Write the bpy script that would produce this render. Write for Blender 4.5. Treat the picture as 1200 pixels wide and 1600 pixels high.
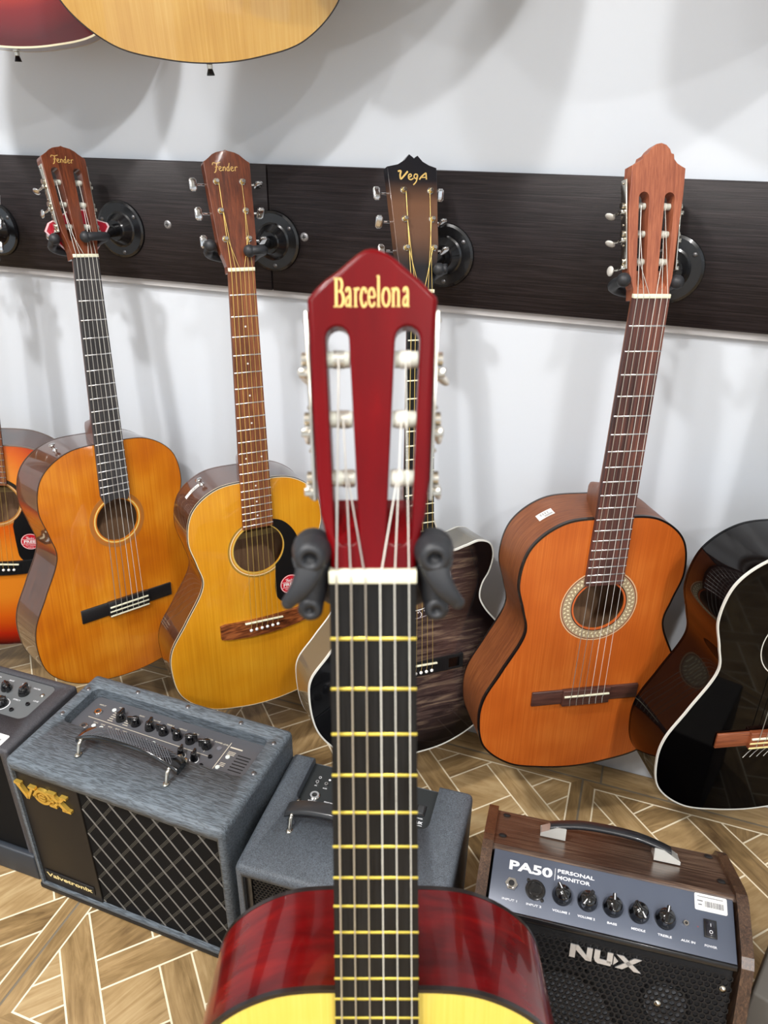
import bpy, bmesh, math, random
from mathutils import Vector, Matrix
from mathutils.geometry import tessellate_polygon
from math import pi, sin, cos, radians, sqrt, atan2, hypot
random.seed(7)
for o in list(bpy.data.objects): bpy.data.objects.remove(o)
S = bpy.context.scene
COL = S.collection

# ------------------------------------------------------------------ camera, world, light, exposure
cam = bpy.data.cameras.new('camera'); camo = bpy.data.objects.new('camera', cam); COL.objects.link(camo)
CR = [[0.943256, 0.331737, 0.014788], [0.165179, -0.430103, -0.887540], [-0.288070, 0.839620, -0.460493]]
m = Matrix.Identity(4)
for i in range(3):
    m[i][0] = CR[0][i]; m[i][1] = -CR[1][i]; m[i][2] = -CR[2][i]
m.translation = Vector((0, -1.2383, 1.1816))
camo.matrix_world = m
cam.sensor_fit = 'VERTICAL'; cam.sensor_height = 36; cam.sensor_width = 27
cam.lens = 1175.13 / 1600 * 36
cam.clip_start = 0.02
cam.dof.use_dof = True; cam.dof.focus_distance = 1.15; cam.dof.aperture_fstop = 8.5
S.camera = camo
S.view_settings.view_transform = 'Standard'; S.view_settings.look = 'None'
S.view_settings.gamma = 1.0; S.view_settings.exposure = 0.36
S.view_settings.use_curve_mapping = False
W = bpy.data.worlds.new('world'); S.world = W; W.use_nodes = True
W.node_tree.nodes['Background'].inputs[0].default_value = (0.80, 0.90, 1.0, 1)
W.node_tree.nodes['Background'].inputs[1].default_value = 1.15

def area(name, loc, size, power, col=(1, 0.97, 0.92), target=None, sy=None):
    l = bpy.data.lights.new(name, 'AREA'); l.energy = power * 1.18; l.color = col
    l.shape = 'RECTANGLE'; l.size = size; l.size_y = sy or size
    o = bpy.data.objects.new(name, l); COL.objects.link(o); o.location = loc
    if target is not None:
        o.rotation_euler = (Vector(target) - Vector(loc)).to_track_quat('-Z', 'Y').to_euler()
    return o
LIGHTS = [((-1.15, -1.6, 3.02), 32), ((-0.5, -2.5, 3.02), 32), ((1.1, -2.1, 3.02), 24), ((-1.5, -3.6, 3.02), 16), ((1.6, -3.4, 3.02), 26)]
for p, e in LIGHTS:
    area('ceiling_panel_lamp', (p[0], p[1], p[2] - 0.03), 0.16, e, (1, 0.975, 0.96))

# ------------------------------------------------------------------ helpers
def lin(c): return c / 12.92 if c <= 0.04045 else ((c + 0.055) / 1.055) ** 2.4
def rgb(r, g, b): return (lin(r / 255), lin(g / 255), lin(b / 255), 1)

def newmat(name):
    mt = bpy.data.materials.new(name); mt.use_nodes = True
    nt = mt.node_tree; return mt, nt, nt.nodes['Principled BSDF']
def plain(name, c, rough=0.5, metal=0, coat=0, spec=0.5, bump=None, bscale=300, trans=0, croug=0.05):
    mt, nt, b = newmat(name)
    b.inputs['Base Color'].default_value = c; b.inputs['Roughness'].default_value = rough
    b.inputs['Metallic'].default_value = metal; b.inputs['Coat Weight'].default_value = coat
    b.inputs['Coat Roughness'].default_value = croug
    b.inputs['Specular IOR Level'].default_value = spec
    if trans: b.inputs['Transmission Weight'].default_value = trans
    if bump:
        tc = nt.nodes.new('ShaderNodeTexCoord'); n = nt.nodes.new('ShaderNodeTexNoise'); n.inputs['Scale'].default_value = bscale
        n.inputs['Detail'].default_value = 3
        bp = nt.nodes.new('ShaderNodeBump'); bp.inputs['Strength'].default_value = bump; bp.inputs['Distance'].default_value = 0.001
        nt.links.new(tc.outputs['Object'], n.inputs['Vector']); nt.links.new(n.outputs['Fac'], bp.inputs['Height'])
        nt.links.new(bp.outputs['Normal'], b.inputs['Normal'])
    return mt
def ramp(nt, fac, stops):
    r = nt.nodes.new('ShaderNodeValToRGB')
    while len(r.color_ramp.elements) < len(stops): r.color_ramp.elements.new(0.5)
    for e, (p, c) in zip(r.color_ramp.elements, stops): e.position = p; e.color = c
    nt.links.new(fac, r.inputs[0]); return r.outputs[0]
def wood(name, stops, scale=(60, 2.0, 60), rough=0.35, coat=0.0, noise=3.0, detail=6, dist=0.6, blot=0.25, bump=0.0, spec=0.5, croug=0.04, fine=0.35):
    """grain runs along object Y; stops = colour ramp"""
    mt, nt, b = newmat(name); L = nt.links.new
    tc = nt.nodes.new('ShaderNodeTexCoord'); mp = nt.nodes.new('ShaderNodeMapping'); mp.inputs['Scale'].default_value = scale
    L(tc.outputs['Object'], mp.inputs['Vector'])
    n = nt.nodes.new('ShaderNodeTexNoise'); n.inputs['Scale'].default_value = noise; n.inputs['Detail'].default_value = detail; n.inputs['Distortion'].default_value = dist
    L(mp.outputs[0], n.inputs['Vector'])
    n2 = nt.nodes.new('ShaderNodeTexNoise'); n2.inputs['Scale'].default_value = noise * 4; n2.inputs['Detail'].default_value = 2
    L(mp.outputs[0], n2.inputs['Vector'])
    n3 = nt.nodes.new('ShaderNodeTexNoise'); n3.inputs['Scale'].default_value = 9; L(tc.outputs['Object'], n3.inputs['Vector'])
    mx = nt.nodes.new('ShaderNodeMix'); mx.data_type = 'FLOAT'; mx.inputs[0].default_value = fine
    L(n.outputs['Fac'], mx.inputs[2]); L(n2.outputs['Fac'], mx.inputs[3])
    mx2 = nt.nodes.new('ShaderNodeMix'); mx2.data_type = 'FLOAT'; mx2.inputs[0].default_value = blot
    L(mx.outputs[0], mx2.inputs[2]); L(n3.outputs['Fac'], mx2.inputs[3])
    c = ramp(nt, mx2.outputs[0], stops); L(c, b.inputs['Base Color'])
    b.inputs['Roughness'].default_value = rough; b.inputs['Coat Weight'].default_value = coat; b.inputs['Coat Roughness'].default_value = croug
    b.inputs['Specular IOR Level'].default_value = spec
    if bump:
        bp = nt.nodes.new('ShaderNodeBump'); bp.inputs['Strength'].default_value = bump; bp.inputs['Distance'].default_value = 0.0006
        L(mx.outputs[0], bp.inputs['Height']); L(bp.outputs['Normal'], b.inputs['Normal'])
    return mt
def st2(a, b, lo=0.38, hi=0.62): return [(lo, a), (hi, b)]

class MB:
    def __init__(s): s.v = []; s.f = []; s.sm = []; s.mi = []
    def add(s, V, F, smooth=False, mi=0, M=None):
        k = len(s.v)
        s.v += [tuple(M @ Vector(p)) if M is not None else tuple(p) for p in V]
        for f in F: s.f.append([i + k for i in f]); s.sm.append(smooth); s.mi.append(mi)
        return s
    def box(s, x0, x1, y0, y1, z0, z1, M=None, mi=0, bev=0, seg=2):
        if bev <= 0:
            V = [(x0, y0, z0), (x1, y0, z0), (x1, y1, z0), (x0, y1, z0), (x0, y0, z1), (x1, y0, z1), (x1, y1, z1), (x0, y1, z1)]
            return s.add(V, [(0, 3, 2, 1), (4, 5, 6, 7), (0, 1, 5, 4), (1, 2, 6, 5), (2, 3, 7, 6), (3, 0, 4, 7)], False, mi, M)
        bm = bmesh.new(); bmesh.ops.create_cube(bm, size=1)
        for v in bm.verts: v.co = Vector(((x0 + x1) / 2 + v.co.x * (x1 - x0), (y0 + y1) / 2 + v.co.y * (y1 - y0), (z0 + z1) / 2 + v.co.z * (z1 - z0)))
        bmesh.ops.bevel(bm, geom=list(bm.edges), offset=bev, segments=seg, profile=0.5, affect='EDGES')
        bm.verts.index_update()
        s.add([v.co[:] for v in bm.verts], [[v.index for v in f.verts] for f in bm.faces], True, mi, M); bm.free(); return s
    def extrude(s, loops, z0, z1, M=None, smooth=False, mi=0, caps=(1, 1)):
        """loops: outer + holes, 2D points; front cap at z0 (upper), back cap at z1 (lower)"""
        flat = [p for l in loops for p in l]
        tris = tessellate_polygon([[Vector((p[0], p[1], 0)) for p in l] for l in loops])
        def nrm(t):
            a, b, c = [flat[i] for i in t]; return (b[0] - a[0]) * (c[1] - a[1]) - (b[1] - a[1]) * (c[0] - a[0])
        tris = [t if nrm(t) > 0 else (t[0], t[2], t[1]) for t in tris]
        if caps[0]: s.add([(p[0], p[1], z0) for p in flat], tris, False, mi, M)
        if caps[1]: s.add([(p[0], p[1], z1) for p in flat], [t[::-1] for t in tris], False, mi, M)
        for li, l in enumerate(loops):
            n = len(l); ar = sum(l[i][0] * l[(i + 1) % n][1] - l[(i + 1) % n][0] * l[i][1] for i in range(n))
            ccw = ar > 0
            if li > 0: ccw = not ccw
            V = [(p[0], p[1], z0) for p in l] + [(p[0], p[1], z1) for p in l]
            F = [(i, n + i, n + (i + 1) % n, (i + 1) % n) for i in range(n)]
            if not ccw: F = [f[::-1] for f in F]
            s.add(V, F, smooth, mi, M)
        return s
    def extrude_round(s, loops, z0, z1, b, M=None, seg=4, bh=None):
        """like extrude, with a rounded front edge of radius b on the outline (bh on holes)"""
        def off(l, d, hole):
            n = len(l); ar = sum(l[i][0] * l[(i + 1) % n][1] - l[(i + 1) % n][0] * l[i][1] for i in range(n)); sg = (1 if ar > 0 else -1) * (-1 if hole else 1); out = []
            for i in range(n):
                p = Vector(l[i][:2]); e1 = (p - Vector(l[i - 1][:2])).normalized(); e2 = (Vector(l[(i + 1) % n][:2]) - p).normalized()
                n1 = Vector((-e1.y, e1.x)); n2 = Vector((-e2.y, e2.x)); m_ = n1 + n2
                if m_.length < 1e-6: m_ = n1
                m_.normalize(); k = min(1 / max(m_.dot(n1), 0.5), 1.6); out.append(tuple(p + m_ * d * k * sg))
            return out
        rad = [b if i == 0 else (bh or b * 0.5) for i in range(len(loops))]
        caps = [off(l, rad[i], i > 0) for i, l in enumerate(loops)]
        s.extrude(caps, z0, z0 - 1, M, caps=(1, 0)) if False else None
        flat = [p for l in caps for p in l]
        tris = tessellate_polygon([[Vector((p[0], p[1], 0)) for p in l] for l in caps])
        def area(t):
            a, b_, c = [flat[i] for i in t]; return (b_[0] - a[0]) * (c[1] - a[1]) - (b_[1] - a[1]) * (c[0] - a[0])
        tris = [t if area(t) > 0 else (t[0], t[2], t[1]) for t in tris]
        s.add([(p[0], p[1], z0) for p in flat], tris, False, 0, M)
        for li, l in enumerate(loops):
            n = len(l); ar = sum(l[i][0] * l[(i + 1) % n][1] - l[(i + 1) % n][0] * l[i][1] for i in range(n)); ccw = (ar > 0) != (li > 0)
            rows = []
            for q in range(seg + 1):
                a = pi / 2 * q / seg; rows.append([(p[0], p[1], z0 - rad[li] * (1 - cos(a))) for p in off(l, rad[li] * (1 - sin(a)), li > 0)])
            V = [p for r in rows for p in r]; F = []
            for q in range(seg):
                for i in range(n): F.append((q * n + i, (q + 1) * n + i, (q + 1) * n + (i + 1) % n, q * n + (i + 1) % n))
            if not ccw: F = [f[::-1] for f in F]
            s.add(V, F, True, 0, M)
            V = [(p[0], p[1], z0 - rad[li]) for p in l] + [(p[0], p[1], z1) for p in l]; F = [(i, n + i, n + (i + 1) % n, (i + 1) % n) for i in range(n)]
            if not ccw: F = [f[::-1] for f in F]
            s.add(V, F, False, 0, M)
        flat = [p for l in loops for p in l]
        tris = tessellate_polygon([[Vector((p[0], p[1], 0)) for p in l] for l in loops]); tris = [t if area(t) < 0 else (t[0], t[2], t[1]) for t in tris]
        s.add([(p[0], p[1], z1) for p in flat], tris, False, 0, M)
        return s
    def lathe(s, prof, n=24, M=None, mi=0, smooth=True, sharp=True):
        segs = [[prof[i], prof[i + 1]] for i in range(len(prof) - 1)] if sharp else [prof]
        for sg in segs:
            V = []; F = []
            for (r, z) in sg:
                for k in range(n): V.append((r * cos(2 * pi * k / n), r * sin(2 * pi * k / n), z))
            for j in range(len(sg) - 1):
                for k in range(n): F.append((j * n + k, j * n + (k + 1) % n, (j + 1) * n + (k + 1) % n, (j + 1) * n + k))
            s.add(V, F, smooth, mi, M)
        return s
    def tube(s, P, r, n=8, M=None, mi=0, caps=True):
        P = [Vector(p) for p in P]; R = r if isinstance(r, (list, tuple)) else [r] * len(P)
        V = []; F = []; up = None
        for i, p in enumerate(P):
            t = (P[min(i + 1, len(P) - 1)] - P[max(i - 1, 0)]).normalized()
            if up is None:
                up = Vector((0, 0, 1)) if abs(t.z) < 0.9 else Vector((1, 0, 0))
            a = (up - up.dot(t) * t).normalized(); b = t.cross(a); up = a
            for k in range(n): V.append(p + R[i] * (cos(2 * pi * k / n) * a + sin(2 * pi * k / n) * b))
        for i in range(len(P) - 1):
            for k in range(n): F.append((i * n + k, i * n + (k + 1) % n, (i + 1) * n + (k + 1) % n, (i + 1) * n + k))
        s.add(V, F, True, mi, M)
        if caps:
            s.add([V[k] for k in range(n)], [list(range(n))[::-1]], False, mi, M)
            s.add([V[-n + k] for k in range(n)], [list(range(n))], False, mi, M)
        return s
    def ball(s, c, r, n=14, M=None, mi=0, sc=(1, 1, 1)):
        V = []; F = []; h = n // 2
        for j in range(h + 1):
            a = pi * j / h
            for k in range(n): V.append((c[0] + sc[0] * r * sin(a) * cos(2 * pi * k / n), c[1] + sc[1] * r * sin(a) * sin(2 * pi * k / n), c[2] + sc[2] * r * cos(a)))
        for j in range(h):
            for k in range(n): F.append((j * n + k, (j + 1) * n + k, (j + 1) * n + (k + 1) % n, j * n + (k + 1) % n))
        return s.add(V, F, True, mi, M)
    def build(s, name, mats, parent=None, M=None, scale=None):
        me = bpy.data.meshes.new(name)
        v = s.v if scale is None else [(a * scale, b * scale, c * scale) for a, b, c in s.v]
        me.from_pydata(v, [], s.f)
        if not isinstance(mats, (list, tuple)): mats = [mats]
        for mt in mats: me.materials.append(mt)
        me.polygons.foreach_set('use_smooth', s.sm); me.polygons.foreach_set('material_index', s.mi)
        me.validate(); me.update()
        o = bpy.data.objects.new(name, me); COL.objects.link(o)
        if parent is not None: o.parent = parent
        if M is not None: o.matrix_local = M
        return o

def empty(name, label, cat, M, group=None):
    o = bpy.data.objects.new(name, None); COL.objects.link(o); o.empty_display_size = 0.05
    o.matrix_world = M; o['label'] = label; o['category'] = cat
    if group: o['group'] = group
    return o
def tag(o, label, cat, group=None):
    o['label'] = label; o['category'] = cat
    if group: o['group'] = group
    return o
def struct(o): o['kind'] = 'structure'; return o
def T(x, y, z): return Matrix.Translation((x, y, z))
def RX(a): return Matrix.Rotation(a, 4, 'X')
def RY(a): return Matrix.Rotation(a, 4, 'Y')
def RZ(a): return Matrix.Rotation(a, 4, 'Z')
def SC(x, y, z): return Matrix.Diagonal((x, y, z, 1))

_tc = {}
def textgeo(body, bold=0.0, extr=0.02):
    key = (body, bold, extr)
    if key in _tc: return _tc[key]
    cu = bpy.data.curves.new('t', 'FONT'); cu.body = body; cu.size = 1; cu.extrude = extr; cu.offset = bold
    cu.align_x = 'LEFT'; cu.resolution_u = 3
    o = bpy.data.objects.new('t', cu); COL.objects.link(o)
    dg = bpy.context.evaluated_depsgraph_get(); me = bpy.data.meshes.new_from_object(o.evaluated_get(dg))
    V = [v.co[:] for v in me.vertices]; F = [list(p.vertices) for p in me.polygons]
    bpy.data.objects.remove(o); bpy.data.curves.remove(cu); bpy.data.meshes.remove(me)
    x0 = min(v[0] for v in V); x1 = max(v[0] for v in V); y0 = min(v[1] for v in V); y1 = max(v[1] for v in V)
    _tc[key] = (V, F, x0, x1, y0, y1); return _tc[key]
def text(mb, body, x, y, w, h, M, bold=0.0, thick=0.0003, align='l'):
    """fit text in a box of width w and glyph height h with lower-left corner (x,y)"""
    V, F, x0, x1, y0, y1 = textgeo(body, bold)
    sx = w / (x1 - x0); sy = h / (y1 - y0)
    if align == 'c': x -= w / 2
    mb.add([(x + (v[0] - x0) * sx, y + (v[1] - y0) * sy, v[2] / 0.04 * thick) for v in V], F, False, 0, M)
    return mb
def cat(P, n=5):
    P = [Vector(p) for p in P]; out = []
    for i in range(len(P) - 1):
        p0 = P[max(i - 1, 0)]; p1 = P[i]; p2 = P[i + 1]; p3 = P[min(i + 2, len(P) - 1)]
        for k in range(n):
            t = k / n
            out.append(0.5 * ((2 * p1) + (-p0 + p2) * t + (2 * p0 - 5 * p1 + 4 * p2 - p3) * t * t + (-p0 + 3 * p1 - 3 * p2 + p3) * t ** 3))
    out.append(P[-1]); return out
def stroke(mb, P, w, M, thick=0.0003, smooth=True, w2=None, mi=0):
    """flat ribbon of width w (pen nib w2 for steep parts)"""
    P = cat([Vector((p[0], p[1])) for p in P]) if smooth and len(P) > 2 else [Vector((p[0], p[1])) for p in P]
    L = []; R = []
    for i, p in enumerate(P):
        t = (P[min(i + 1, len(P) - 1)] - P[max(i - 1, 0)])
        t = t.normalized() if t.length > 1e-9 else Vector((1, 0))
        n = Vector((-t.y, t.x)); ww = w if w2 is None else w + (w2 - w) * abs(t.y)
        L.append(p + n * ww / 2); R.append(p - n * ww / 2)
    n = len(P)
    V = [(p.x, p.y, thick) for p in L] + [(p.x, p.y, thick) for p in R] + [(p.x, p.y, 0) for p in L] + [(p.x, p.y, 0) for p in R]
    F = []
    for i in range(n - 1):
        F += [(i, n + i, n + i + 1, i + 1), (i, i + 1, 2 * n + i + 1, 2 * n + i), (n + i, 3 * n + i, 3 * n + i + 1, n + i + 1)]
    F += [(0, 2 * n, 3 * n, n), (n - 1, 2 * n - 1, 4 * n - 1, 3 * n - 1)]
    mb.add(V, F, False, mi, M); return mb
def arc(cx, cy, r, a0, a1, n=16, ry=None):
    ry = ry or r
    return [(cx + r * cos(radians(a0 + (a1 - a0) * k / n)), cy + ry * sin(radians(a0 + (a1 - a0) * k / n))) for k in range(n + 1)]
def rrect(x0, x1, y0, y1, r, n=6):
    return arc(x1 - r, y0 + r, r, -90, 0, n) + arc(x1 - r, y1 - r, r, 0, 90, n) + arc(x0 + r, y1 - r, r, 90, 180, n) + arc(x0 + r, y0 + r, r, 180, 270, n)

# ------------------------------------------------------------------ materials
M_wall = plain('white_wall_paint', rgb(211, 217, 224), 0.42, bump=0.25, bscale=14, spec=0.4)
M_ceil = plain('ceiling_paint', rgb(225, 225, 222), 0.8)
M_chrome = plain('chrome', rgb(215, 215, 215), 0.12, 1.0)
M_nickel = plain('nickel', rgb(205, 200, 188), 0.2, 1.0)
M_brass = plain('brass', rgb(226, 192, 96), 0.22, 1.0)
M_fret = plain('nickel_fret', rgb(225, 225, 225), 0.25, 0.85)
M_fretb = plain('brass_fret', rgb(240, 218, 96), 0.3, 0.55)
M_bone = plain('cream_bone', rgb(238, 236, 208), 0.35, coat=0.3)
M_white = plain('white_plastic', rgb(238, 238, 236), 0.35)
M_pearl = plain('pearl_plastic', rgb(214, 212, 205), 0.2, coat=0.5)
M_roller = plain('translucent_nylon', rgb(190, 192, 180), 0.25, coat=0.3)
M_blackpl = plain('black_plastic', rgb(18, 18, 20), 0.28, coat=0.3)
M_blackmat = plain('black_matte', rgb(20, 20, 21), 0.6)
M_rubber = plain('black_rubber', rgb(33, 35, 39), 0.5, bump=0.15, bscale=900)
M_blacksteel = plain('black_powder_steel', rgb(14, 15, 18), 0.25, coat=0.25)
M_strn = plain('nylon_string', rgb(225, 224, 214), 0.25, coat=0.3)
M_strw = plain('silver_wound_string', rgb(205, 203, 195), 0.3, 0.7)
M_strb = plain('bronze_string', rgb(235, 205, 120), 0.3, 0.6)
M_gold = plain('gold_lettering', rgb(222, 188, 112), 0.35, 0.3)
M_goldfoil = plain('gold_foil_lettering', rgb(232, 200, 120), 0.35, 0.2)
M_paper = plain('white_paper_label', rgb(236, 236, 232), 0.5)
M_grayink = plain('grey_printing', rgb(110, 112, 116), 0.6)
M_sticker = plain('red_sticker', rgb(205, 24, 44), 0.35)
M_cream = plain('cream_paper', rgb(226, 214, 176), 0.6)

def ebony(name, c0, c1, rough=0.45): return wood(name, st2(c0, c1), scale=(120, 3, 60), rough=rough, noise=3, bump=0.15, spec=0.25)
M_ebony = ebony('dark_ebony', rgb(10, 10, 12), rgb(30, 31, 32))
M_ebonygrey = ebony('grey_black_fingerboard', rgb(48, 47, 48), rgb(78, 76, 77), 0.5)
M_rosefb = wood('striped_rosewood', [(0.36, rgb(38, 22, 22)), (0.5, rgb(82, 50, 46)), (0.62, rgb(120, 72, 58))], scale=(70, 1.2, 40), rough=0.5, noise=3, bump=0.2, fine=0.3)
M_rosebr = wood('brown_rosewood', [(0.36, rgb(70, 34, 18)), (0.5, rgb(120, 68, 40)), (0.64, rgb(158, 98, 62))], scale=(90, 4, 40), rough=0.5, noise=3, bump=0.2)
M_walnutbr = wood('figured_rosewood_bridge', [(0.38, rgb(48, 20, 10)), (0.5, rgb(112, 58, 30)), (0.62, rgb(160, 92, 50))], scale=(12, 60, 20), rough=0.35, noise=1.6, dist=2.0, fine=0.15)
M_bridgebr = wood('plum_brown_bridge', st2(rgb(58, 34, 30), rgb(92, 58, 48)), scale=(4, 80, 20), rough=0.45)
M_bridgered = wood('red_brown_bridge', st2(rgb(92, 44, 26), rgb(150, 84, 52)), scale=(4, 60, 20), rough=0.3, coat=0.5)
M_headmahog = wood('mahogany_head', [(0.36, rgb(74, 34, 18)), (0.5, rgb(102, 50, 28)), (0.64, rgb(124, 66, 38))], scale=(90, 4, 30), rough=0.3, coat=0.4)
M_headG4 = wood('satin_mahogany_head', [(0.36, rgb(128, 66, 44)), (0.5, rgb(152, 86, 58)), (0.64, rgb(176, 106, 74))], scale=(120, 3, 30), rough=0.5)
M_sidebrown = wood('glossy_mahogany_sides', [(0.34, rgb(44, 20, 10)), (0.5, rgb(74, 38, 20)), (0.66, rgb(104, 60, 34))], scale=(8, 8, 90), rough=0.25, coat=1.0, noise=2)
M_sideG4 = wood('satin_mahogany_sides', [(0.36, rgb(96, 48, 22)), (0.5, rgb(120, 66, 32)), (0.64, rgb(142, 84, 46))], scale=(6, 6, 120), rough=0.42, noise=3)
M_inside = wood('bare_wood_inside', st2(rgb(140, 104, 76), rgb(180, 142, 108)), scale=(60, 3, 30), rough=0.8)
M_cedar = wood('orange_cedar_top', [(0.30, rgb(164, 74, 18)), (0.5, rgb(188, 92, 28)), (0.70, rgb(210, 118, 46))], scale=(150, 1.3, 10), rough=0.38, coat=0.25, noise=3, blot=0.45, croug=0.2)
M_amber = wood('amber_gloss_spruce', [(0.34, rgb(184, 92, 10)), (0.5, rgb(208, 118, 16)), (0.66, rgb(230, 150, 38))], scale=(110, 1.2, 10), rough=0.3, coat=1.0, noise=3, blot=0.55)
M_honey = wood('honey_gloss_spruce', [(0.30, rgb(198, 124, 10)), (0.5, rgb(216, 146, 24)), (0.70, rgb(230, 168, 44))], scale=(130, 1.2, 10), rough=0.3, coat=1.0, noise=3, blot=0.4)
M_natural = wood('pale_natural_spruce', [(0.30, rgb(176, 128, 50)), (0.5, rgb(192, 148, 68)), (0.70, rgb(206, 168, 92))], scale=(60, 1.2, 10), rough=0.2, coat=1.0, noise=3, blot=0.4, croug=0.02)
M_lemon = wood('lemon_yellow_spruce', [(0.30, rgb(214, 188, 74)), (0.5, rgb(222, 198, 86)), (0.70, rgb(228, 208, 104))], scale=(130, 1.5, 10), rough=0.25, coat=0.6, noise=3)
M_cherry = wood('cherry_red_lacquer', [(0.35, rgb(70, 2, 4)), (0.55, rgb(98, 3, 5)), (0.68, rgb(128, 12, 6))], scale=(7, 2, 30), rough=0.2, coat=0.45, spec=0.2, noise=2.2, blot=0.3, croug=0.03, fine=0.1)
M_cherryh = wood('cherry_red_head_lacquer', [(0.35, rgb(82, 0, 5)), (0.55, rgb(100, 0, 6)), (0.7, rgb(124, 1, 4))], scale=(12, 3, 12), rough=0.3, coat=0.08, spec=0.16, noise=2.2, blot=0.3, croug=0.08, fine=0.1)
M_blackgloss = plain('black_gloss_lacquer', rgb(1, 1, 2), 0.04, coat=0.0, spec=0.2)
M_blackside = plain('black_brown_gloss_sides', rgb(8, 5, 5), 0.05, coat=0.0, spec=0.4)
M_bindblack = plain('black_binding', rgb(22, 14, 12), 0.3, coat=0.3)
M_bindcream = plain('cream_binding', rgb(226, 216, 184), 0.35, coat=0.4)
M_bindwhite = plain('white_binding', rgb(216, 216, 208), 0.35, coat=0.4)

def ellipse_burst(name, stops, cy1, r1, cy2, r2, waves=False, rough=0.25, coat=1.0):
    """burst paint: normalised distance to the centre of two overlapping ellipses (object space)"""
    mt, nt, b = newmat(name); L = nt.links.new
    tc = nt.nodes.new('ShaderNodeTexCoord')
    def dist(cy, r):
        mp = nt.nodes.new('ShaderNodeMapping'); mp.vector_type = 'POINT'
        mp.inputs['Location'].default_value = (0, -cy / r[1], 0); mp.inputs['Scale'].default_value = (1 / r[0], 1 / r[1], 0)
        L(tc.outputs['Object'], mp.inputs['Vector'])
        vm = nt.nodes.new('ShaderNodeVectorMath'); vm.operation = 'LENGTH'; L(mp.outputs[0], vm.inputs[0]); return vm.outputs['Value']
    d1 = dist(cy1, r1); d2 = dist(cy2, r2)
    mn = nt.nodes.new('ShaderNodeMath'); mn.operation = 'SMOOTH_MIN'; mn.inputs[2].default_value = 0.18; L(d1, mn.inputs[0]); L(d2, mn.inputs[1])
    c = ramp(nt, mn.outputs[0], stops)
    if waves:
        mp = nt.nodes.new('ShaderNodeMapping'); mp.inputs['Scale'].default_value = (9, 88, 9); L(tc.outputs['Object'], mp.inputs['Vector'])
        n = nt.nodes.new('ShaderNodeTexNoise'); n.inputs['Scale'].default_value = 1.3; n.inputs['Detail'].default_value = 4; n.inputs['Distortion'].default_value = 0.5; n.inputs['Roughness'].default_value = 0.6
        L(mp.outputs[0], n.inputs['Vector'])
        cc = ramp(nt, n.outputs['Fac'], [(0.34, rgb(42, 31, 32)), (0.5, rgb(72, 57, 54)), (0.66, rgb(126, 107, 90))])
        mx = nt.nodes.new('ShaderNodeMix'); mx.data_type = 'RGBA'
        m2 = nt.nodes.new('ShaderNodeMapRange'); m2.inputs[1].default_value = 0.55; m2.inputs[2].default_value = 0.92; L(mn.outputs[0], m2.inputs[0])
        L(m2.outputs[0], mx.inputs[0]); L(cc, mx.inputs[6]); mx.inputs[7].default_value = rgb(5, 5, 7); c = mx.outputs[2]
    L(c, b.inputs['Base Color']); b.inputs['Roughness'].default_value = rough; b.inputs['Coat Weight'].default_value = coat
    return mt
M_sunburst = ellipse_burst('three_tone_sunburst', [(0.30, rgb(226, 132, 34)), (0.55, rgb(214, 96, 18)), (0.78, rgb(176, 36, 10)), (0.93, rgb(60, 12, 10)), (1.0, rgb(14, 8, 10))], -0.67, (0.198, 0.21), -0.45, (0.152, 0.155))
M_vegaburst = ellipse_burst('black_burst_flame_maple', [(0, rgb(0, 0, 0)), (1, rgb(0, 0, 0))], -0.672, (0.186, 0.160), -0.485, (0.135, 0.125), waves=True)
M_redburst = ellipse_burst('cherry_sunburst', [(0.35, rgb(214, 104, 22)), (0.6, rgb(190, 52, 8)), (0.82, rgb(118, 6, 4)), (1.0, rgb(78, 3, 4))], -0.64, (0.198, 0.21), -0.45, (0.152, 0.155), coat=0.5)
M_vegahead = None
def vegahead():
    mt, nt, b = newmat('brown_head_fading_to_black'); L = nt.links.new
    tc = nt.nodes.new('ShaderNodeTexCoord'); sp = nt.nodes.new('ShaderNodeSeparateXYZ'); L(tc.outputs['Object'], sp.inputs[0])
    c = ramp(nt, sp.outputs['Y'], [(0.04, rgb(14, 14, 20)), (0.085, rgb(96, 66, 48)), (0.13, rgb(104, 72, 52)), (0.165, rgb(14, 14, 20))])
    L(c, b.inputs['Base Color']); b.inputs['Roughness'].default_value = 0.3; b.inputs['Coat Weight'].default_value = 0.4
    return mt
M_vegahead = vegahead()

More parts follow.
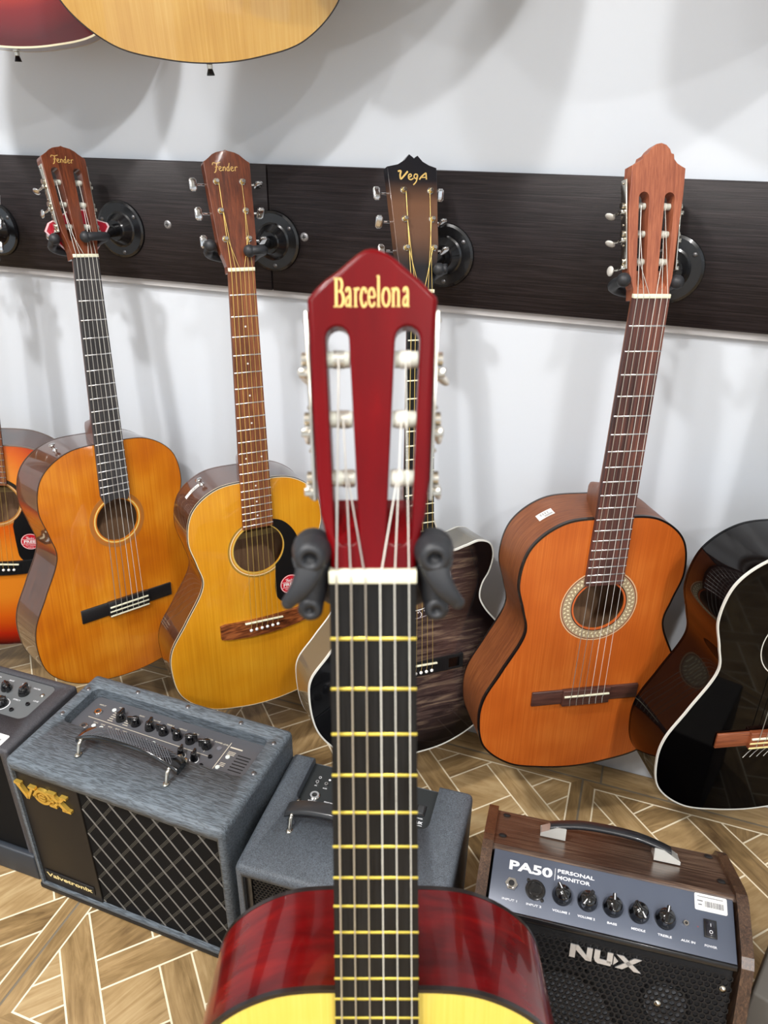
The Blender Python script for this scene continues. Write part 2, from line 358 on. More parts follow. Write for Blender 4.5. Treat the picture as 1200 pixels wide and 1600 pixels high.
# floor wood (UV grain)
def floorwood():
    mt, nt, b = newmat('wood_print_floor_tile'); L = nt.links.new
    uv = nt.nodes.new('ShaderNodeUVMap'); uv.uv_map = 'grain'
    mp = nt.nodes.new('ShaderNodeMapping'); mp.inputs['Scale'].default_value = (5, 40, 1); L(uv.outputs[0], mp.inputs['Vector'])
    n = nt.nodes.new('ShaderNodeTexNoise'); n.inputs['Scale'].default_value = 1.5; n.inputs['Detail'].default_value = 8; n.inputs['Distortion'].default_value = 1.4; n.inputs['Roughness'].default_value = 0.62
    L(mp.outputs[0], n.inputs['Vector'])
    at = nt.nodes.new('ShaderNodeAttribute'); at.attribute_name = 'tone'
    n2 = nt.nodes.new('ShaderNodeTexNoise'); n2.inputs['Scale'].default_value = 14; n2.inputs['Detail'].default_value = 3; L(uv.outputs[0], n2.inputs['Vector'])
    ad = nt.nodes.new('ShaderNodeMath'); ad.operation = 'MULTIPLY_ADD'; ad.inputs[1].default_value = 0.2; L(at.outputs['Fac'], ad.inputs[0]); 
    mx = nt.nodes.new('ShaderNodeMix'); mx.data_type = 'FLOAT'; mx.inputs[0].default_value = 0.35; L(n.outputs['Fac'], mx.inputs[2]); L(n2.outputs['Fac'], mx.inputs[3])
    L(mx.outputs[0], ad.inputs[2])
    c = ramp(nt, ad.outputs[0], [(0.34, rgb(92, 70, 44)), (0.52, rgb(138, 112, 74)), (0.66, rgb(166, 138, 96)), (0.84, rgb(192, 168, 126))])
    L(c, b.inputs['Base Color']); b.inputs['Roughness'].default_value = 0.35; b.inputs['Specular IOR Level'].default_value = 0.45
    return mt
M_floor = floorwood()
M_grout = plain('cream_line', rgb(238, 226, 198), 0.5)
M_joint = plain('grey_tile_joint', rgb(118, 108, 92), 0.7)

def blackboard():
    mt, nt, b = newmat('black_brown_woodgrain_laminate'); L = nt.links.new
    tc = nt.nodes.new('ShaderNodeTexCoord'); mp = nt.nodes.new('ShaderNodeMapping'); mp.inputs['Scale'].default_value = (3, 1, 210); L(tc.outputs['Object'], mp.inputs['Vector'])
    n = nt.nodes.new('ShaderNodeTexNoise'); n.inputs['Scale'].default_value = 2.6; n.inputs['Detail'].default_value = 7; n.inputs['Distortion'].default_value = 1.2; L(mp.outputs[0], n.inputs['Vector'])
    c = ramp(nt, n.outputs['Fac'], [(0.34, rgb(20, 15, 16)), (0.5, rgb(32, 26, 27)), (0.66, rgb(46, 39, 40))]); L(c, b.inputs['Base Color'])
    b.inputs['Roughness'].default_value = 0.5; b.inputs['Specular IOR Level'].default_value = 0.3
    bp = nt.nodes.new('ShaderNodeBump'); bp.inputs['Strength'].default_value = 0.3; bp.inputs['Distance'].default_value = 0.001; L(n.outputs['Fac'], bp.inputs['Height']); L(bp.outputs['Normal'], b.inputs['Normal'])
    return mt
M_board = blackboard()

# ------------------------------------------------------------------ the room
def plane(name, P, mt):
    mb = MB(); mb.add(P, [(0, 1, 2, 3)]); return struct(mb.build(name, mt))
mb = MB(); mb.box(-4.5, 3.6, 0.0, 0.12, -0.02, 3.08); struct(mb.build('wall_back', M_wall))
mb = MB(); mb.box(-4.5, 3.6, -5.2, 0.0, 3.06, 3.16); struct(mb.build('ceiling', M_ceil))
# right wall with three tall shop windows (out of view, seen only as reflections)
mb = MB()
ys = [(-5.2, -4.9), (-3.9, -3.55), (-2.55, -2.2), (-1.2, 0.0)]
for a, b in ys: mb.box(3.5, 3.62, a, b, 0, 3.06)
for a, b in [(-4.9, -3.9), (-3.55, -2.55), (-2.2, -1.2)]:
    mb.box(3.5, 3.62, a, b, 0, 0.9); mb.box(3.5, 3.62, a, b, 2.55, 3.06)
    mb.box(3.53, 3.58, a, b, 1.7, 1.75); mb.box(3.53, 3.58, (a + b) / 2 - 0.02, (a + b) / 2 + 0.02, 0.9, 2.55)
struct(mb.build('wall_right', M_wall))
# shop front behind the viewer: a row of tall window openings
mb = MB(); mb.box(-4.5, 3.6, -5.32, -5.2, 0, 0.35); mb.box(-4.5, 3.6, -5.32, -5.2, 2.5, 3.06)
xx = -4.5
while xx < 3.6: mb.box(xx, min(xx + 0.85, 3.6), -5.32, -5.2, 0.35, 2.5); mb.box(xx + 0.85, min(xx + 1.62, 3.6), -5.28, -5.24, 1.45, 1.52); xx += 1.62
struct(mb.build('wall_front', M_wall))
mb = MB(); mb.box(-4.62, -4.5, -5.2, -3.9, 0, 3.06); mb.box(-4.62, -4.5, -2.6, 0, 0, 3.06); mb.box(-4.62, -4.5, -3.9, -2.6, 2.4, 3.06); struct(mb.build('wall_left', M_wall))
# ceiling light panels
def emis(name, c, s):
    mt, nt, b = newmat(name); b.inputs['Base Color'].default_value = (0.8, 0.8, 0.8, 1)
    b.inputs['Emission Color'].default_value = c; b.inputs['Emission Strength'].default_value = s; return mt
M_lamp = emis('lit_panel_diffuser', (1, 0.98, 0.95, 1), 9.0)
for i, (p, e) in enumerate(LIGHTS):
    mb = MB(); mb.box(-0.3, 0.3, -0.3, 0.3, -0.012, 0.04); o = mb.build('ceiling_light', M_white, M=T(p[0], p[1], p[2] + 0.0))
    tag(o, 'square white ceiling light panel above the shop floor', 'ceiling light', 'ceiling light panels')
    d = MB().box(-0.27, 0.27, -0.27, 0.27, -0.016, -0.0121).build('diffuser', M_lamp, o)

# boards along the wall
for k, (x0, x1) in enumerate([(-2.6, -0.6352), (-0.6328, 1.9)]):
    mb = MB(); mb.box(x0, x1, -0.018, 0.0, 0.914, 1.1165, bev=0.001, seg=1)
    o = mb.build('trim_%d' % (k + 1), M_board); struct(o)
mb = MB(); mb.box(-2.6, 1.9, -0.010, 0.0, 0.902, 0.914); struct(mb.build('trim_3', plain('grey_white_backing_strip', rgb(186, 184, 184), 0.5)))
for nm, x, z, lab in [('plug', -0.836, 1.013, 'grey plastic plug in the dark board right of the leftmost hanger disc'), ('plug', -0.569, 1.007, 'grey plastic plug in the dark board right of the board joint')]:
    mb = MB(); mb.lathe([(0.0001, 0.002), (0.004, 0.0022), (0.0065, 0.0016), (0.0075, 0)], 16, sharp=False)
    o = mb.build('wall_screw', plain('grey_zinc', rgb(150, 150, 152), 0.35, 0.6), M=T(x, -0.018, z) @ RX(pi / 2)); tag(o, lab.replace('plastic plug', 'screw head').replace('grey screw head in', 'silver screw head sunk in'), 'screw')
    c = MB(); c.box(-0.0035, 0.0035, -0.0006, 0.0006, 0.0018, 0.0024); c.box(-0.0006, 0.0006, -0.0035, 0.0035, 0.0018, 0.0024); c.build('cross_slot', M_blackmat, o)

# floor: tiles with a woven parquet print
def clip(poly, x0, x1, y0, y1):
    for ax, lim, sg in ((0, x0, 1), (0, x1, -1), (1, y0, 1), (1, y1, -1)):
        out = []
        for i in range(len(poly)):
            a = poly[i]; b = poly[(i + 1) % len(poly)]
            ia = (a[ax] - lim) * sg >= 0; ib = (b[ax] - lim) * sg >= 0
            if ia: out.append(a)
            if ia != ib:
                t = (lim - a[ax]) / (b[ax] - a[ax]); out.append((a[0] + t * (b[0] - a[0]), a[1] + t * (b[1] - a[1])))
        poly = out
        if len(poly) < 3: return []
    return poly
fv = []; ff = []; fuv = []; ftone = []; fmi = []
def fpoly(P, ang, tone, mi=0, z=0.0):
    k = len(fv)
    for p in P: fv.append((p[0] / 1000, p[1] / 1000, z))
    ff.append(list(range(k, k + len(P)))); ox = random.uniform(0, 30); oy = random.uniform(0, 30); c, s = cos(ang), sin(ang)
    fuv.append([((p[0] * c + p[1] * s) / 1000 + ox, (-p[0] * s + p[1] * c) / 1000 + oy) for p in P]); ftone.append(tone); fmi.append(mi)
X0, Y0, TS = 31, -52, 776
fpoly([(-4500, -5200), (3600, -5200), (3600, 0), (-4500, 0)], 0, 0.5, 1, -0.0006)
g = 1.5
for ti in range(-6, 5):
    for tj in range(-7, 0):
        bx0, bx1 = X0 + ti * TS, X0 + (ti + 1) * TS; by0, by1 = Y0 + tj * TS, Y0 + (tj + 1) * TS
        if bx1 < -4500 or bx0 > 3600 or by1 < -5200: continue
        rx0, rx1, ry0, ry1 = bx0 + 25, bx1 - 23, by0 + 25, by1 - 19
        far = by1 < -2300 or bx1 < -2400 or bx0 > 1600
        J = 2.0
        ring = [((bx0 + J, by0 + J), (bx1 - J, by0 + J), (rx1 + g, ry0 - g), (rx0 - g, ry0 - g)), ((bx1 - J, by0 + J), (bx1 - J, by1 - J), (rx1 + g, ry1 + g), (rx1 + g, ry0 - g)),
                ((bx1 - J, by1 - J), (bx0 + J, by1 - J), (rx0 - g, ry1 + g), (rx1 + g, ry1 + g)), ((bx0 + J, by1 - J), (bx0 + J, by0 + J), (rx0 - g, ry0 - g), (rx0 - g, ry1 + g))]
        for q, P in enumerate(ring): fpoly(P, 0 if q % 2 == 0 else pi / 2, random.uniform(0.2, 0.5))
        fpoly([(rx0 - g, ry0 - g), (rx1 + g, ry0 - g), (rx1 + g, ry1 + g), (rx0 - g, ry1 + g)], 0, 0.5, 2, -0.0003)
        ux = []; 
        k0 = int((rx0 + ry0 + 243) / 196.5) - 3; k1 = int((rx1 + ry1 + 243) / 196.5) + 3
        l0 = int((rx0 - ry1 - 44) / 196) - 3; l1 = int((rx1 - ry0 - 44) / 196) + 3
        for k in range(k0, k1):
            for l in range(l0, l1):
                uk = -243 + 196.5 * k; vl = 44 + 196 * l; G = g * sqrt(2)
                items = [((uk + 71, uk + 196.5, vl + 70, vl + 196), random.choice([0, pi / 2, pi / 4, -pi / 4, 1.1]))]
                if (k + l) % 2 == 0: items.append(((uk, uk + 71, vl - 126, vl + 196), -pi / 4))
                else: items.append(((uk - 125.5, uk + 196.5, vl, vl + 70), pi / 4))
                for (a, b, c, d), ang in items:
                    a += G; b -= G; c += G; d -= G
                    P = [((u_ + v_) / 2, (u_ - v_) / 2) for u_, v_ in ((a, c), (a, d), (b, d), (b, c))]
                    P = clip(P, rx0 + g, rx1 - g, ry0 + g, ry1 - g)
                    if len(P) >= 3:
                        ar = sum(P[i][0] * P[(i + 1) % len(P)][1] - P[(i + 1) % len(P)][0] * P[i][1] for i in range(len(P)))
                        if ar < 0: P = P[::-1]
                        if abs(ar) > 20: fpoly(P, ang, random.uniform(0, 1))
for xx in range(-4620, 3700, 776):     # cut row against the wall
    for (a, b) in ((xx + 161 - 131, xx + 161 + 0), (xx + 161, xx + 161 + 645)):
        fpoly([(a + 2, -50), (b - 2, -50), (b - 2, -2), (a + 2, -2)], 0, random.uniform(0.4, 0.8))
me = bpy.data.meshes.new('floor'); me.from_pydata(fv, [], ff)
for mt in (M_floor, M_joint, M_grout): me.materials.append(mt)
uvl = me.uv_layers.new(name='grain'); at = me.attributes.new('tone', 'FLOAT', 'FACE'); li = 0
for i, p in enumerate(me.polygons):
    p.material_index = fmi[i]; at.data[i].value = ftone[i]
    for j in range(len(ff[i])): uvl.data[li].uv = fuv[i][j]; li += 1
o = bpy.data.objects.new('floor', me); COL.objects.link(o); struct(o)

# ------------------------------------------------------------------ guitars
POSE = {
'G1': ([-0.9165, -0.1476, 0.9698], [[0.44781, -0.05276, 0.89257], [0.8904, 0.11739, -0.43978], [-0.08157, 0.99168, 0.09954]]),
'G2': ([-0.6056, -0.1715, 0.9726], [[0.67867, -0.03107, 0.73379], [0.73393, 0.06587, -0.67602], [-0.02733, 0.99734, 0.06751]]),
'G4': ([0.0009, -0.1541, 0.9777], [[0.87305, -0.00975, 0.48754], [0.48725, 0.05724, -0.87139], [-0.01941, 0.99831, 0.05473]]),
'G6': ([-0.127, -0.8862, 0.9401], [[0.94448, -0.0733, 0.32029], [0.32798, 0.15183, -0.9324], [0.01971, 0.98568, 0.16744]]),
'G3': ([-0.3241, -0.1382, 0.9557], [[0.75039, -0.07503, 0.65672], [0.65954, 0.15093, -0.73636], [-0.04387, 0.98569, 0.16275]]),
'G5': ([0.2903, -0.1935, 0.9936], [[0.89481, -0.0058, 0.44641], [0.44643, 0.0199, -0.8946], [-0.00369, 0.99979, 0.0204]]),
'G0': ([-1.1675, -0.1606, 0.9326], [[0.81219, 0.09675, 0.57531], [0.57149, 0.06626, -0.81793], [-0.11726, 0.9931, -0.00148]]),
'T1': ([-0.5872, -0.3114, 2.0603], [[0.80768, 0.00698, 0.58958], [0.58718, -0.1005, -0.8032], [0.05365, 0.99491, -0.08527]]),
'T0': ([-0.9362, -0.1987, 2.0717], [[0.82075, 0.02005, 0.57094], [0.57113, -0.00484, -0.82085], [-0.01369, 0.99979, -0.01542]])}
SIZE = {'G2': 0.978, 'G3': 0.962, 'G0': 0.955, 'T0': 0.93, 'T1': 0.95, 'U2': 1.0}    # slightly smaller instruments, hung a little nearer
def posem(k):
    t, r = POSE[k][:2]; M = Matrix.Identity(4); q = SIZE.get(k, 1.0)
    for i in range(3):
        for j in range(3): M[i][j] = r[i][j] * q
    M.translation = Vector(t); return M

def cr_curve(C, n=14, P0=None, P1=None):
    P = [P0 or C[0]] + C + [P1 or C[-1]]; out = []
    P = [Vector(p) for p in P]
    for i in range(1, len(P) - 2):
        p0, p1, p2, p3 = P[i - 1:i + 3]
        d = lambda a, b: max((a - b).length, 1e-6) ** 0.5
        t0 = 0; t1 = t0 + d(p0, p1); t2 = t1 + d(p1, p2); t3 = t2 + d(p2, p3)
        for k in range(n):
            t = t1 + (t2 - t1) * k / n
            A1 = (t1 - t) / (t1 - t0) * p0 + (t - t0) / (t1 - t0) * p1; A2 = (t2 - t) / (t2 - t1) * p1 + (t - t1) / (t2 - t1) * p2; A3 = (t3 - t) / (t3 - t2) * p2 + (t - t2) / (t3 - t2) * p3
            B1 = (t2 - t) / (t2 - t0) * A1 + (t - t0) / (t2 - t0) * A2; B2 = (t3 - t) / (t3 - t1) * A2 + (t - t1) / (t3 - t1) * A3
            out.append((t2 - t) / (t2 - t1) * B1 + (t - t1) / (t2 - t1) * B2)
    out.append(P[-2]); return out
def half(L, ub, ubs, wa, was, lb, lbs, top=0.55):
    return [(0, 0), (ub * top, .012 * L), (ub * .90, ubs * .42), (ub, ubs), ((ub + wa) / 2 * .985, (ubs + was) / 2 + 4), (wa, was), ((wa + lb) / 2, was + (lbs - was) * .42), (lb * .975, was + (lbs - was) * .75), (lb, lbs), (lb * .93, lbs + (L - lbs) * .46), (lb * .66, lbs + (L - lbs) * .82), (lb * .33, L - .012 * L), (0, L)]
def body_loop(J, par, cut=None):
    h = half(*par); r = cut or h
    right = cr_curve(r, 14, (-r[1][0], r[1][1]), (-r[-2][0], r[-2][1]))
    left = cr_curve([(-x, s) for x, s in h], 14, (h[1][0], h[1][1]), (h[-2][0], h[-2][1]))
    P = [(p.x, -J - p.y) for p in left] + [(p.x, -J - p.y) for p in right[::-1][1:-1]]   # counter-clockwise from the joint
    return P
def offset(P, d):
    n = len(P); out = []
    for i in range(n):
        a = Vector(P[i - 1]); b = Vector(P[(i + 1) % n]); t = (b - a).normalized()
        out.append((P[i][0] - t.y * d, P[i][1] + t.x * d))      # inward for a counter-clockwise loop
    return out
def circ(cx, cy, r, n=40): return [(cx + r * cos(2 * pi * k / n), cy + r * sin(2 * pi * k / n)) for k in range(n)]
def ringmesh(cx, cy, r0, r1, z, th=0.3, n=48):
    mb = MB(); mb.extrude([circ(cx, cy, r1, n), circ(cx, cy, r0, n)], z, z - th); return mb
def fretd(Sc, k): return Sc * (1 - 2 ** (-k / 12))

def guitar(key, name, label, cat_, sp, group=None):
    """all numbers in millimetres: x right, y up along the neck (nut = 0), z out of the face"""
    E = empty(name, label, cat_, posem(key), group)
    Sc = sp.get('scale', 650); JF = sp.get('joint', 12); J = fretd(Sc, JF); nf = sp.get('frets', 19)
    w0, w12 = sp.get('w', (52, 62)); dep = sp.get('depth', 96); zt = -7.0; zb = zt - dep
    def B(mb, nm, mt, par=E): return mb.build(nm, mt, par, scale=0.001)
    loop = body_loop(J, sp['par'], sp.get('cut'))
    hy = sp.get('hole', -480); hr = sp.get('hr', 43)
    # sides + back
    mb = MB(); n = len(loop)
    for a, b in ((0, 0),):
        V = [(p[0], p[1], zt - 2) for p in loop] + [(p[0], p[1], zb) for p in loop]
        mb.add(V, [(i, n + i, n + (i + 1) % n, (i + 1) % n) for i in range(n)], True)
    mb.extrude([loop], zb, zb - 2.2, caps=(0, 1), smooth=True)
    inn = offset(loop, 2.5)
    V = [(p[0], p[1], zt - 2) for p in inn] + [(p[0], p[1], zb) for p in inn]
    mb.add(V, [(i, (i + 1) % n, n + (i + 1) % n, n + i) for i in range(n)], True, 1)
    mb.extrude([inn], zb + 0.2, zb, caps=(1, 0), mi=1)
    body = B(mb, 'body', [sp['side'], M_inside])
    # top
    mb = MB(); mb.extrude([offset(loop, 0.2), circ(0, hy, hr)], zt, zt - 2.4, smooth=True); B(mb, 'soundboard', sp['top'])
    # bindings
    bw = sp.get('bind_w', 2.2)
    mb = MB(); mb.extrude([offset(loop, -0.35), offset(loop, bw)], zt + 0.35, zt - sp.get('bind_h', 3.0), smooth=True); B(mb, 'binding', sp['bind'])
    if sp.get('bind2'):
        mb = MB(); mb.extrude([offset(loop, bw), offset(loop, bw + 1.4)], zt + 0.3, zt - 0.6, smooth=True); mb.extrude([offset(loop, -0.3), offset(loop, 0.5)], zt - sp.get('bind_h', 3.0), zt - sp.get('bind_h', 3.0) - 1.6, smooth=True); B(mb, 'purfling', sp['bind2'])
    mb = MB(); mb.extrude([offset(loop, -0.35), offset(loop, 2)], zb + 1.6, zb - 2.6, smooth=True); B(mb, 'back_binding', sp.get('backbind', sp['bind']))
    # rosette
    for (r0, r1, mt, nm) in sp.get('rosette', []): B(ringmesh(0, hy, r0, r1, zt + 0.25, 0.4), nm, mt)
    if sp.get('braid'):
        mb = MB(); r0, r1 = sp['braid']; rm = (r0 + r1) / 2; k = 46
        for i in range(k):
            a = 2 * pi * i / k
            for s_ in (-1, 1):
                rr = rm + s_ * (r1 - r0) * 0.20
                M_ = T(rr * cos(a + s_ * 0.03), hy + rr * sin(a + s_ * 0.03), zt + 0.3) @ RZ(a + (0.55 if s_ > 0 else 2.6))
                mb.add([(-2.9, -0.0, 0), (0, -1.5, 0), (2.9, 0, 0), (0, 1.5, 0)], [(0, 1, 2, 3)], False, 0, M_)
        o = B(mb, 'rosette_braid', plain('braid_cream', rgb(232, 222, 186), 0.5))
    if sp.get('label_in'):
        mb = MB(); mb.extrude([[(-30 + sp.get('lx', 0), hy + 62), (-30 + sp.get('lx', 0), hy - 2), (40 + sp.get('lx', 0), hy - 2), (40 + sp.get('lx', 0), hy + 62)]], zb + 0.8, zb + 0.3); B(mb, 'paper_label', M_cream)
    if sp.get('brace'):
        mb = MB(); mb.box(-90, 90, hy - 16, hy - 4, zb + 0.2, zb + 9); B(mb, 'back_brace', plain('pale_brace', rgb(196, 164, 110), 0.7))
    # neck: half-round, deepening into the heel
    mb = MB(); secs = []
    hd = dep * 0.93
    ys = [(6, 16, .98), (-30, 15.5, 1), (-J + 95, 17, 1), (-J + 62, 18.5, 1), (-J + 52, 21, .98), (-J + 44, 30, .92), (-J + 38, 46, .82), (-J + 32, 66, .66), (-J + 26, hd * .93, .5), (-J + 18, hd, .42), (-J - 1, hd, .42)]
    m_ = 14
    for (y, d, wf) in ys:
        wd = (w0 + (w12 - w0) * min(max(-y, 0) / (Sc / 2), 1.05)) / 2
        row = []
        for i in range(m_ + 1):
            a = pi * i / m_
            e = 0.75
            xx = wd * (1 if abs(cos(a)) > .999 else 1) * (abs(cos(a)) ** e) * (1 if cos(a) >= 0 else -1)
            zz = -5.8 - d * (sin(a) ** 1.0)
            xx *= 1 - (1 - wf) * (sin(a))
            row.append((xx, y, zz))
        secs.append(row)
    V = [p for r in secs for p in r]; K = m_ + 1
    F = [(j * K + i, (j + 1) * K + i, (j + 1) * K + i + 1, j * K + i + 1) for j in range(len(secs) - 1) for i in range(m_)]
    mb.add(V, [f[::-1] for f in F], True); mb.add(secs[0], [list(range(K))]); mb.add(secs[-1], [list(range(K))[::-1]])
    B(mb, 'neck', sp['neck'])
    # fingerboard
    fe = sp.get('board_end', fretd(Sc, nf) + 6); wq = lambda d: (w0 + (w12 - w0) * min(d / (Sc / 2), 1.25)) / 2
    P = [(-wq(0), 0), (-wq(fe), -fe), (wq(fe), -fe), (wq(0), 0)]
    if sp.get('notch'):
        a = sqrt(max((hr + 2) ** 2 - 0, 0)); P = [(-wq(0), 0), (-wq(fe), -fe - 4)] + [(x, hy + sqrt(max((hr + 3) ** 2 - x * x, 0))) for x in (-22, -14, -6, 6, 14, 22)] + [(wq(fe), -fe - 4), (wq(0), 0)]
    mb = MB(); mb.extrude([P], 0, -6.6); fb = B(mb, 'fingerboard', sp['board'])
    for k in range(1, nf + 1):
        d = fretd(Sc, k); mb = MB(); wd = wq(d) - 0.1
        mb.add([(-wd, -d - 1.1, 0), (wd, -d - 1.1, 0), (wd, -d, 0.9), (-wd, -d, 0.9), (-wd, -d + 1.1, 0), (wd, -d + 1.1, 0)], [(0, 1, 2, 3), (3, 2, 5, 4), (0, 3, 4), (1, 5, 2)], True)
        B(mb, 'fret', sp.get('fret', M_fret), fb)
    for (k, xs) in sp.get('dots', []):
        d = (fretd(Sc, k) + fretd(Sc, k - 1)) / 2
        for x in xs: mb = MB(); mb.lathe([(0.01, 0.15), (sp.get('dot_r', 1.6), 0.15), (sp.get('dot_r', 1.6), 0)], 14, T(x, -d, 0)); B(mb, 'inlay_dot', M_white, fb)
    if sp.get('vine'):
        mb = MB()
        for k in (3, 5, 7, 9, 12):
            d = (fretd(Sc, k) + fretd(Sc, k - 1)) / 2
            stroke(mb, [(2, -d + 10), (8, -d + 6), (3, -d), (9, -d - 5), (4, -d - 11)], 1.6, T(0, 0, 0), 0.2)
            for (x, y) in ((4, 9), (10, 4), (1, -1), (11, -6), (6, -11)): mb.lathe([(0.01, 0.2), (2.2, 0.2), (2.2, 0)], 9, T(x, -d + y, 0))
        B(mb, 'vine_inlay', M_white, fb)
    # nut
    mb = MB(); mb.box(-w0 / 2 - 0.4, w0 / 2 + 0.4, 0, sp.get('nut_h', 5.5), -6, 1.6, bev=0.7); B(mb, 'nut', M_bone)
    # headstock
    tl = radians(sp.get('tilt', 14)); H = Matrix(((1, 0, 0, 0), (0, cos(tl), sin(tl), 0), (0, -sin(tl), cos(tl), -1.5), (0, 0, 0, 1)))
    th = sp.get('head_t', 19)
    ho = sp['head']
    loops = [ho]
    slots = sp.get('slots')
    if slots: loops += slots
    mb = MB(); mb.extrude_round(loops, 0, -th, sp.get('head_bev', 0.8), H)
    hs = B(mb, 'headstock', sp['headmat'])
    if slots:
        mb = MB()
        for sl in slots:
            lo = min(p[1] for p in sl); xs = sorted(p[0] for p in sl if p[1] < lo + 9); xa, xb = xs[0] - 0.2, xs[-1] + 0.2
            N = 8; V = []
            for i in range(N + 1):
                t = i / N; y = lo + 0.5 + t * 25; z = -0.25 - (th - 1) * (sin(t * pi / 2) ** 1.2); V += [(xa, y, z), (xb, y, z)]
            mb.add(V, [(2 * i, 2 * i + 1, 2 * i + 3, 2 * i + 2) for i in range(N)], True, 0, H)
        B(mb, 'slot_ramp', sp['headmat'], hs)
    if sp.get('lettering'): sp['lettering'](hs, H)
    tuners = sp.get('tuners')
    tm = sp.get('tmat', M_nickel)
    posts = {}
    if tuners == 'slot':
        for s_ in (-1, 1):
            hwf = sp['hw']
            y0, y1 = sp['plate']
            mb = MB(); P0 = Vector((s_ * (hwf(y0) + 0.9), y0)); P1 = Vector((s_ * (hwf(y1) + 0.9), y1)); d = (P1 - P0).normalized()
            ang = atan2(d.y, d.x) - pi / 2; Lp = (P1 - P0).length
            Mp = H @ T(P0.x, P0.y, -th / 2) @ RZ(ang)
            mb.box(-0.9, 0.9, 0, Lp, -7.5, 7.5, Mp, bev=0.4)
            for q in range(5): mb.ball((s_ * 1.2, Lp * (0.04 + 0.23 * q), 0), 1.5, 8, Mp)
            pl = B(mb, 'tuner_plate', tm, hs)
            for i, yy in enumerate(sp['rolls']):
                hw = hwf(yy)
                xa = s_ * 4.5 if False else s_ * sp['inner'](yy); xb = s_ * (hw + 1)
                mb = MB(); mb.tube([(xa, yy, -th * 0.52), (s_ * sp['outer'](yy), yy, -th * 0.52)], sp.get('roller_r', 4.4), 14, H)
                ro = B(mb, 'string_roller', M_roller, hs)
                mb = MB()
                mb.tube([(s_ * (hw + 1), yy, -th * 0.52), (s_ * (hw + 4.5), yy, -th * 0.52)], 3.4, 12, H)
                mb.lathe([(0.01, 3), (4.2, 3), (4.2, 0), (0.01, 0)], 12, H @ T(s_ * (hw + 2.2), yy, -th * 0.52) @ RY(s_ * pi / 2))
                mb.tube([(s_ * (hw + 4), yy - 8, -th * 0.3), (s_ * (hw + 4), yy - 8, -th - 5)], 2.2, 10, H)
                mb.box(s_ * (hw + 3.8) - 3, s_ * (hw + 3.8) + 3, yy - 10.5, yy - 5.5, -th * 0.8, -th * 0.25, H, bev=0.8)
                mb.tube([(s_ * (hw + 4), yy - 8, -th - 4), (s_ * (hw + 5), yy - 8, -th - 12)], 1.6, 8, H)
                pg = B(mb, 'tuning_machine', tm, hs)
                mb = MB(); tilt_ = sp.get('btilt', [0.2, 0.0, 0.8])[i % 3]
                mb.ball((0, 0, 0), 9, 14, H @ T(s_ * (hw + 6), yy - 8, -th - 19) @ RZ(tilt_) , sc=(0.32, 0.78, 1.0))
                B(mb, 'tuner_button', sp.get('button', M_pearl), pg)
                posts[(s_, i)] = (s_ * sp['sx'](i), yy, -th * 0.52 + 3.6)
    elif tuners == 'post':
        for s_ in (-1, 1):
            for i, yy in enumerate(sp['rolls']):
                x = sp['postx'](s_, yy); hw = abs(sp['edge'](s_, yy))
                mb = MB(); Mp = H @ T(x, yy, 0)
                mb.lathe([(5.2, 0), (5.2, 1.2), (4.4, 2.0), (3.1, 2.1), (3.1, 8.2), (2.6, 8.8), (0.01, 8.8)], 18, Mp)
                mb.tube([(s_ * 8, 0, -th - 6), (s_ * (hw - abs(x) + 10), 0, -th - 6 + 3)], 1.8, 8, H @ T(x, yy, 0))
                mb.box(-7, 7, -9, 9, -th - 11, -th, H @ T(x, yy, 0), bev=2)
                pg = B(mb, 'tuning_machine', M_chrome, hs)
                mb = MB(); rt = sp.get('brot', {}).get((s_, i), 0.0)
                Mb = H @ T(s_ * (hw + 17), yy, -th - 3) @ RX(rt)
                mb.box(-6, 6, -8.5, 8.5, -2.6, 2.6, Mb, bev=2.3, seg=3)
                mb.box(-4.4, 4.4, -10, 10, -2.0, 2.0, Mb, bev=1.9, seg=3)
                B(mb, 'tuner_button', M_chrome, pg)
                posts[(s_, i)] = (x, yy, 4.5)
    # bridge
    by = -Sc - 3
    bd = sp.get('bridge')
    ss = sp.get('spread', 58); sad_z = sp.get('sad_z', 4.2)
    if bd == 'classical':
        hl = sp.get('bl', 95)
        mb = MB(); mb.box(-hl, hl, by - 15, by + 13, zt, zt + 4.2, bev=1.4); br = B(mb, 'bridge', sp['bridgemat'])
        mb = MB(); mb.box(-42, 42, by - 17, by + 14, zt + 0.5, zt + 9.0, bev=1.0); B(mb, 'tie_block', sp['bridgemat'], br)
        if sp.get('tiebars'):
            mb = MB(); mb.box(-41, 41, by - 17.3, by - 14.3, zt + 8.2, zt + 9.6, bev=0.3); mb.box(-41, 41, by - 8, by - 5, zt + 8.2, zt + 9.6, bev=0.3); B(mb, 'tie_block_trim', sp['tiebars'], br)
        mb = MB(); mb.box(-40, 40, by + 1.5, by + 4.5, zt + 4, zt + 11.2, bev=0.6); B(mb, 'saddle', M_bone, br)
        end = (by - 8, zt + 8)
    elif bd == 'pin':
        hl = sp.get('bl', 85); sag = sp.get('sag', 9)
        top_ = [(-hl, by + 8), (-hl, by - 18)]
        low = [(-hl + (2 * hl) * k / 16, by - 18 - sag * (1 - (abs(k - 8) / 8) ** 2)) for k in range(1, 16)]
        up = [(hl - (2 * hl) * k / 16, by + 8 - sag * 0.6 * (1 - (abs(k - 8) / 8) ** 2) + sag * 0.6) for k in range(1, 16)]
        P = [(-hl, by + 10), (-hl, by - 17)] + low + [(hl, by - 17), (hl, by + 10)] + up
        mb = MB(); mb.extrude([P], zt + 6.0, zt, smooth=False); br = B(mb, 'bridge', sp['bridgemat'])
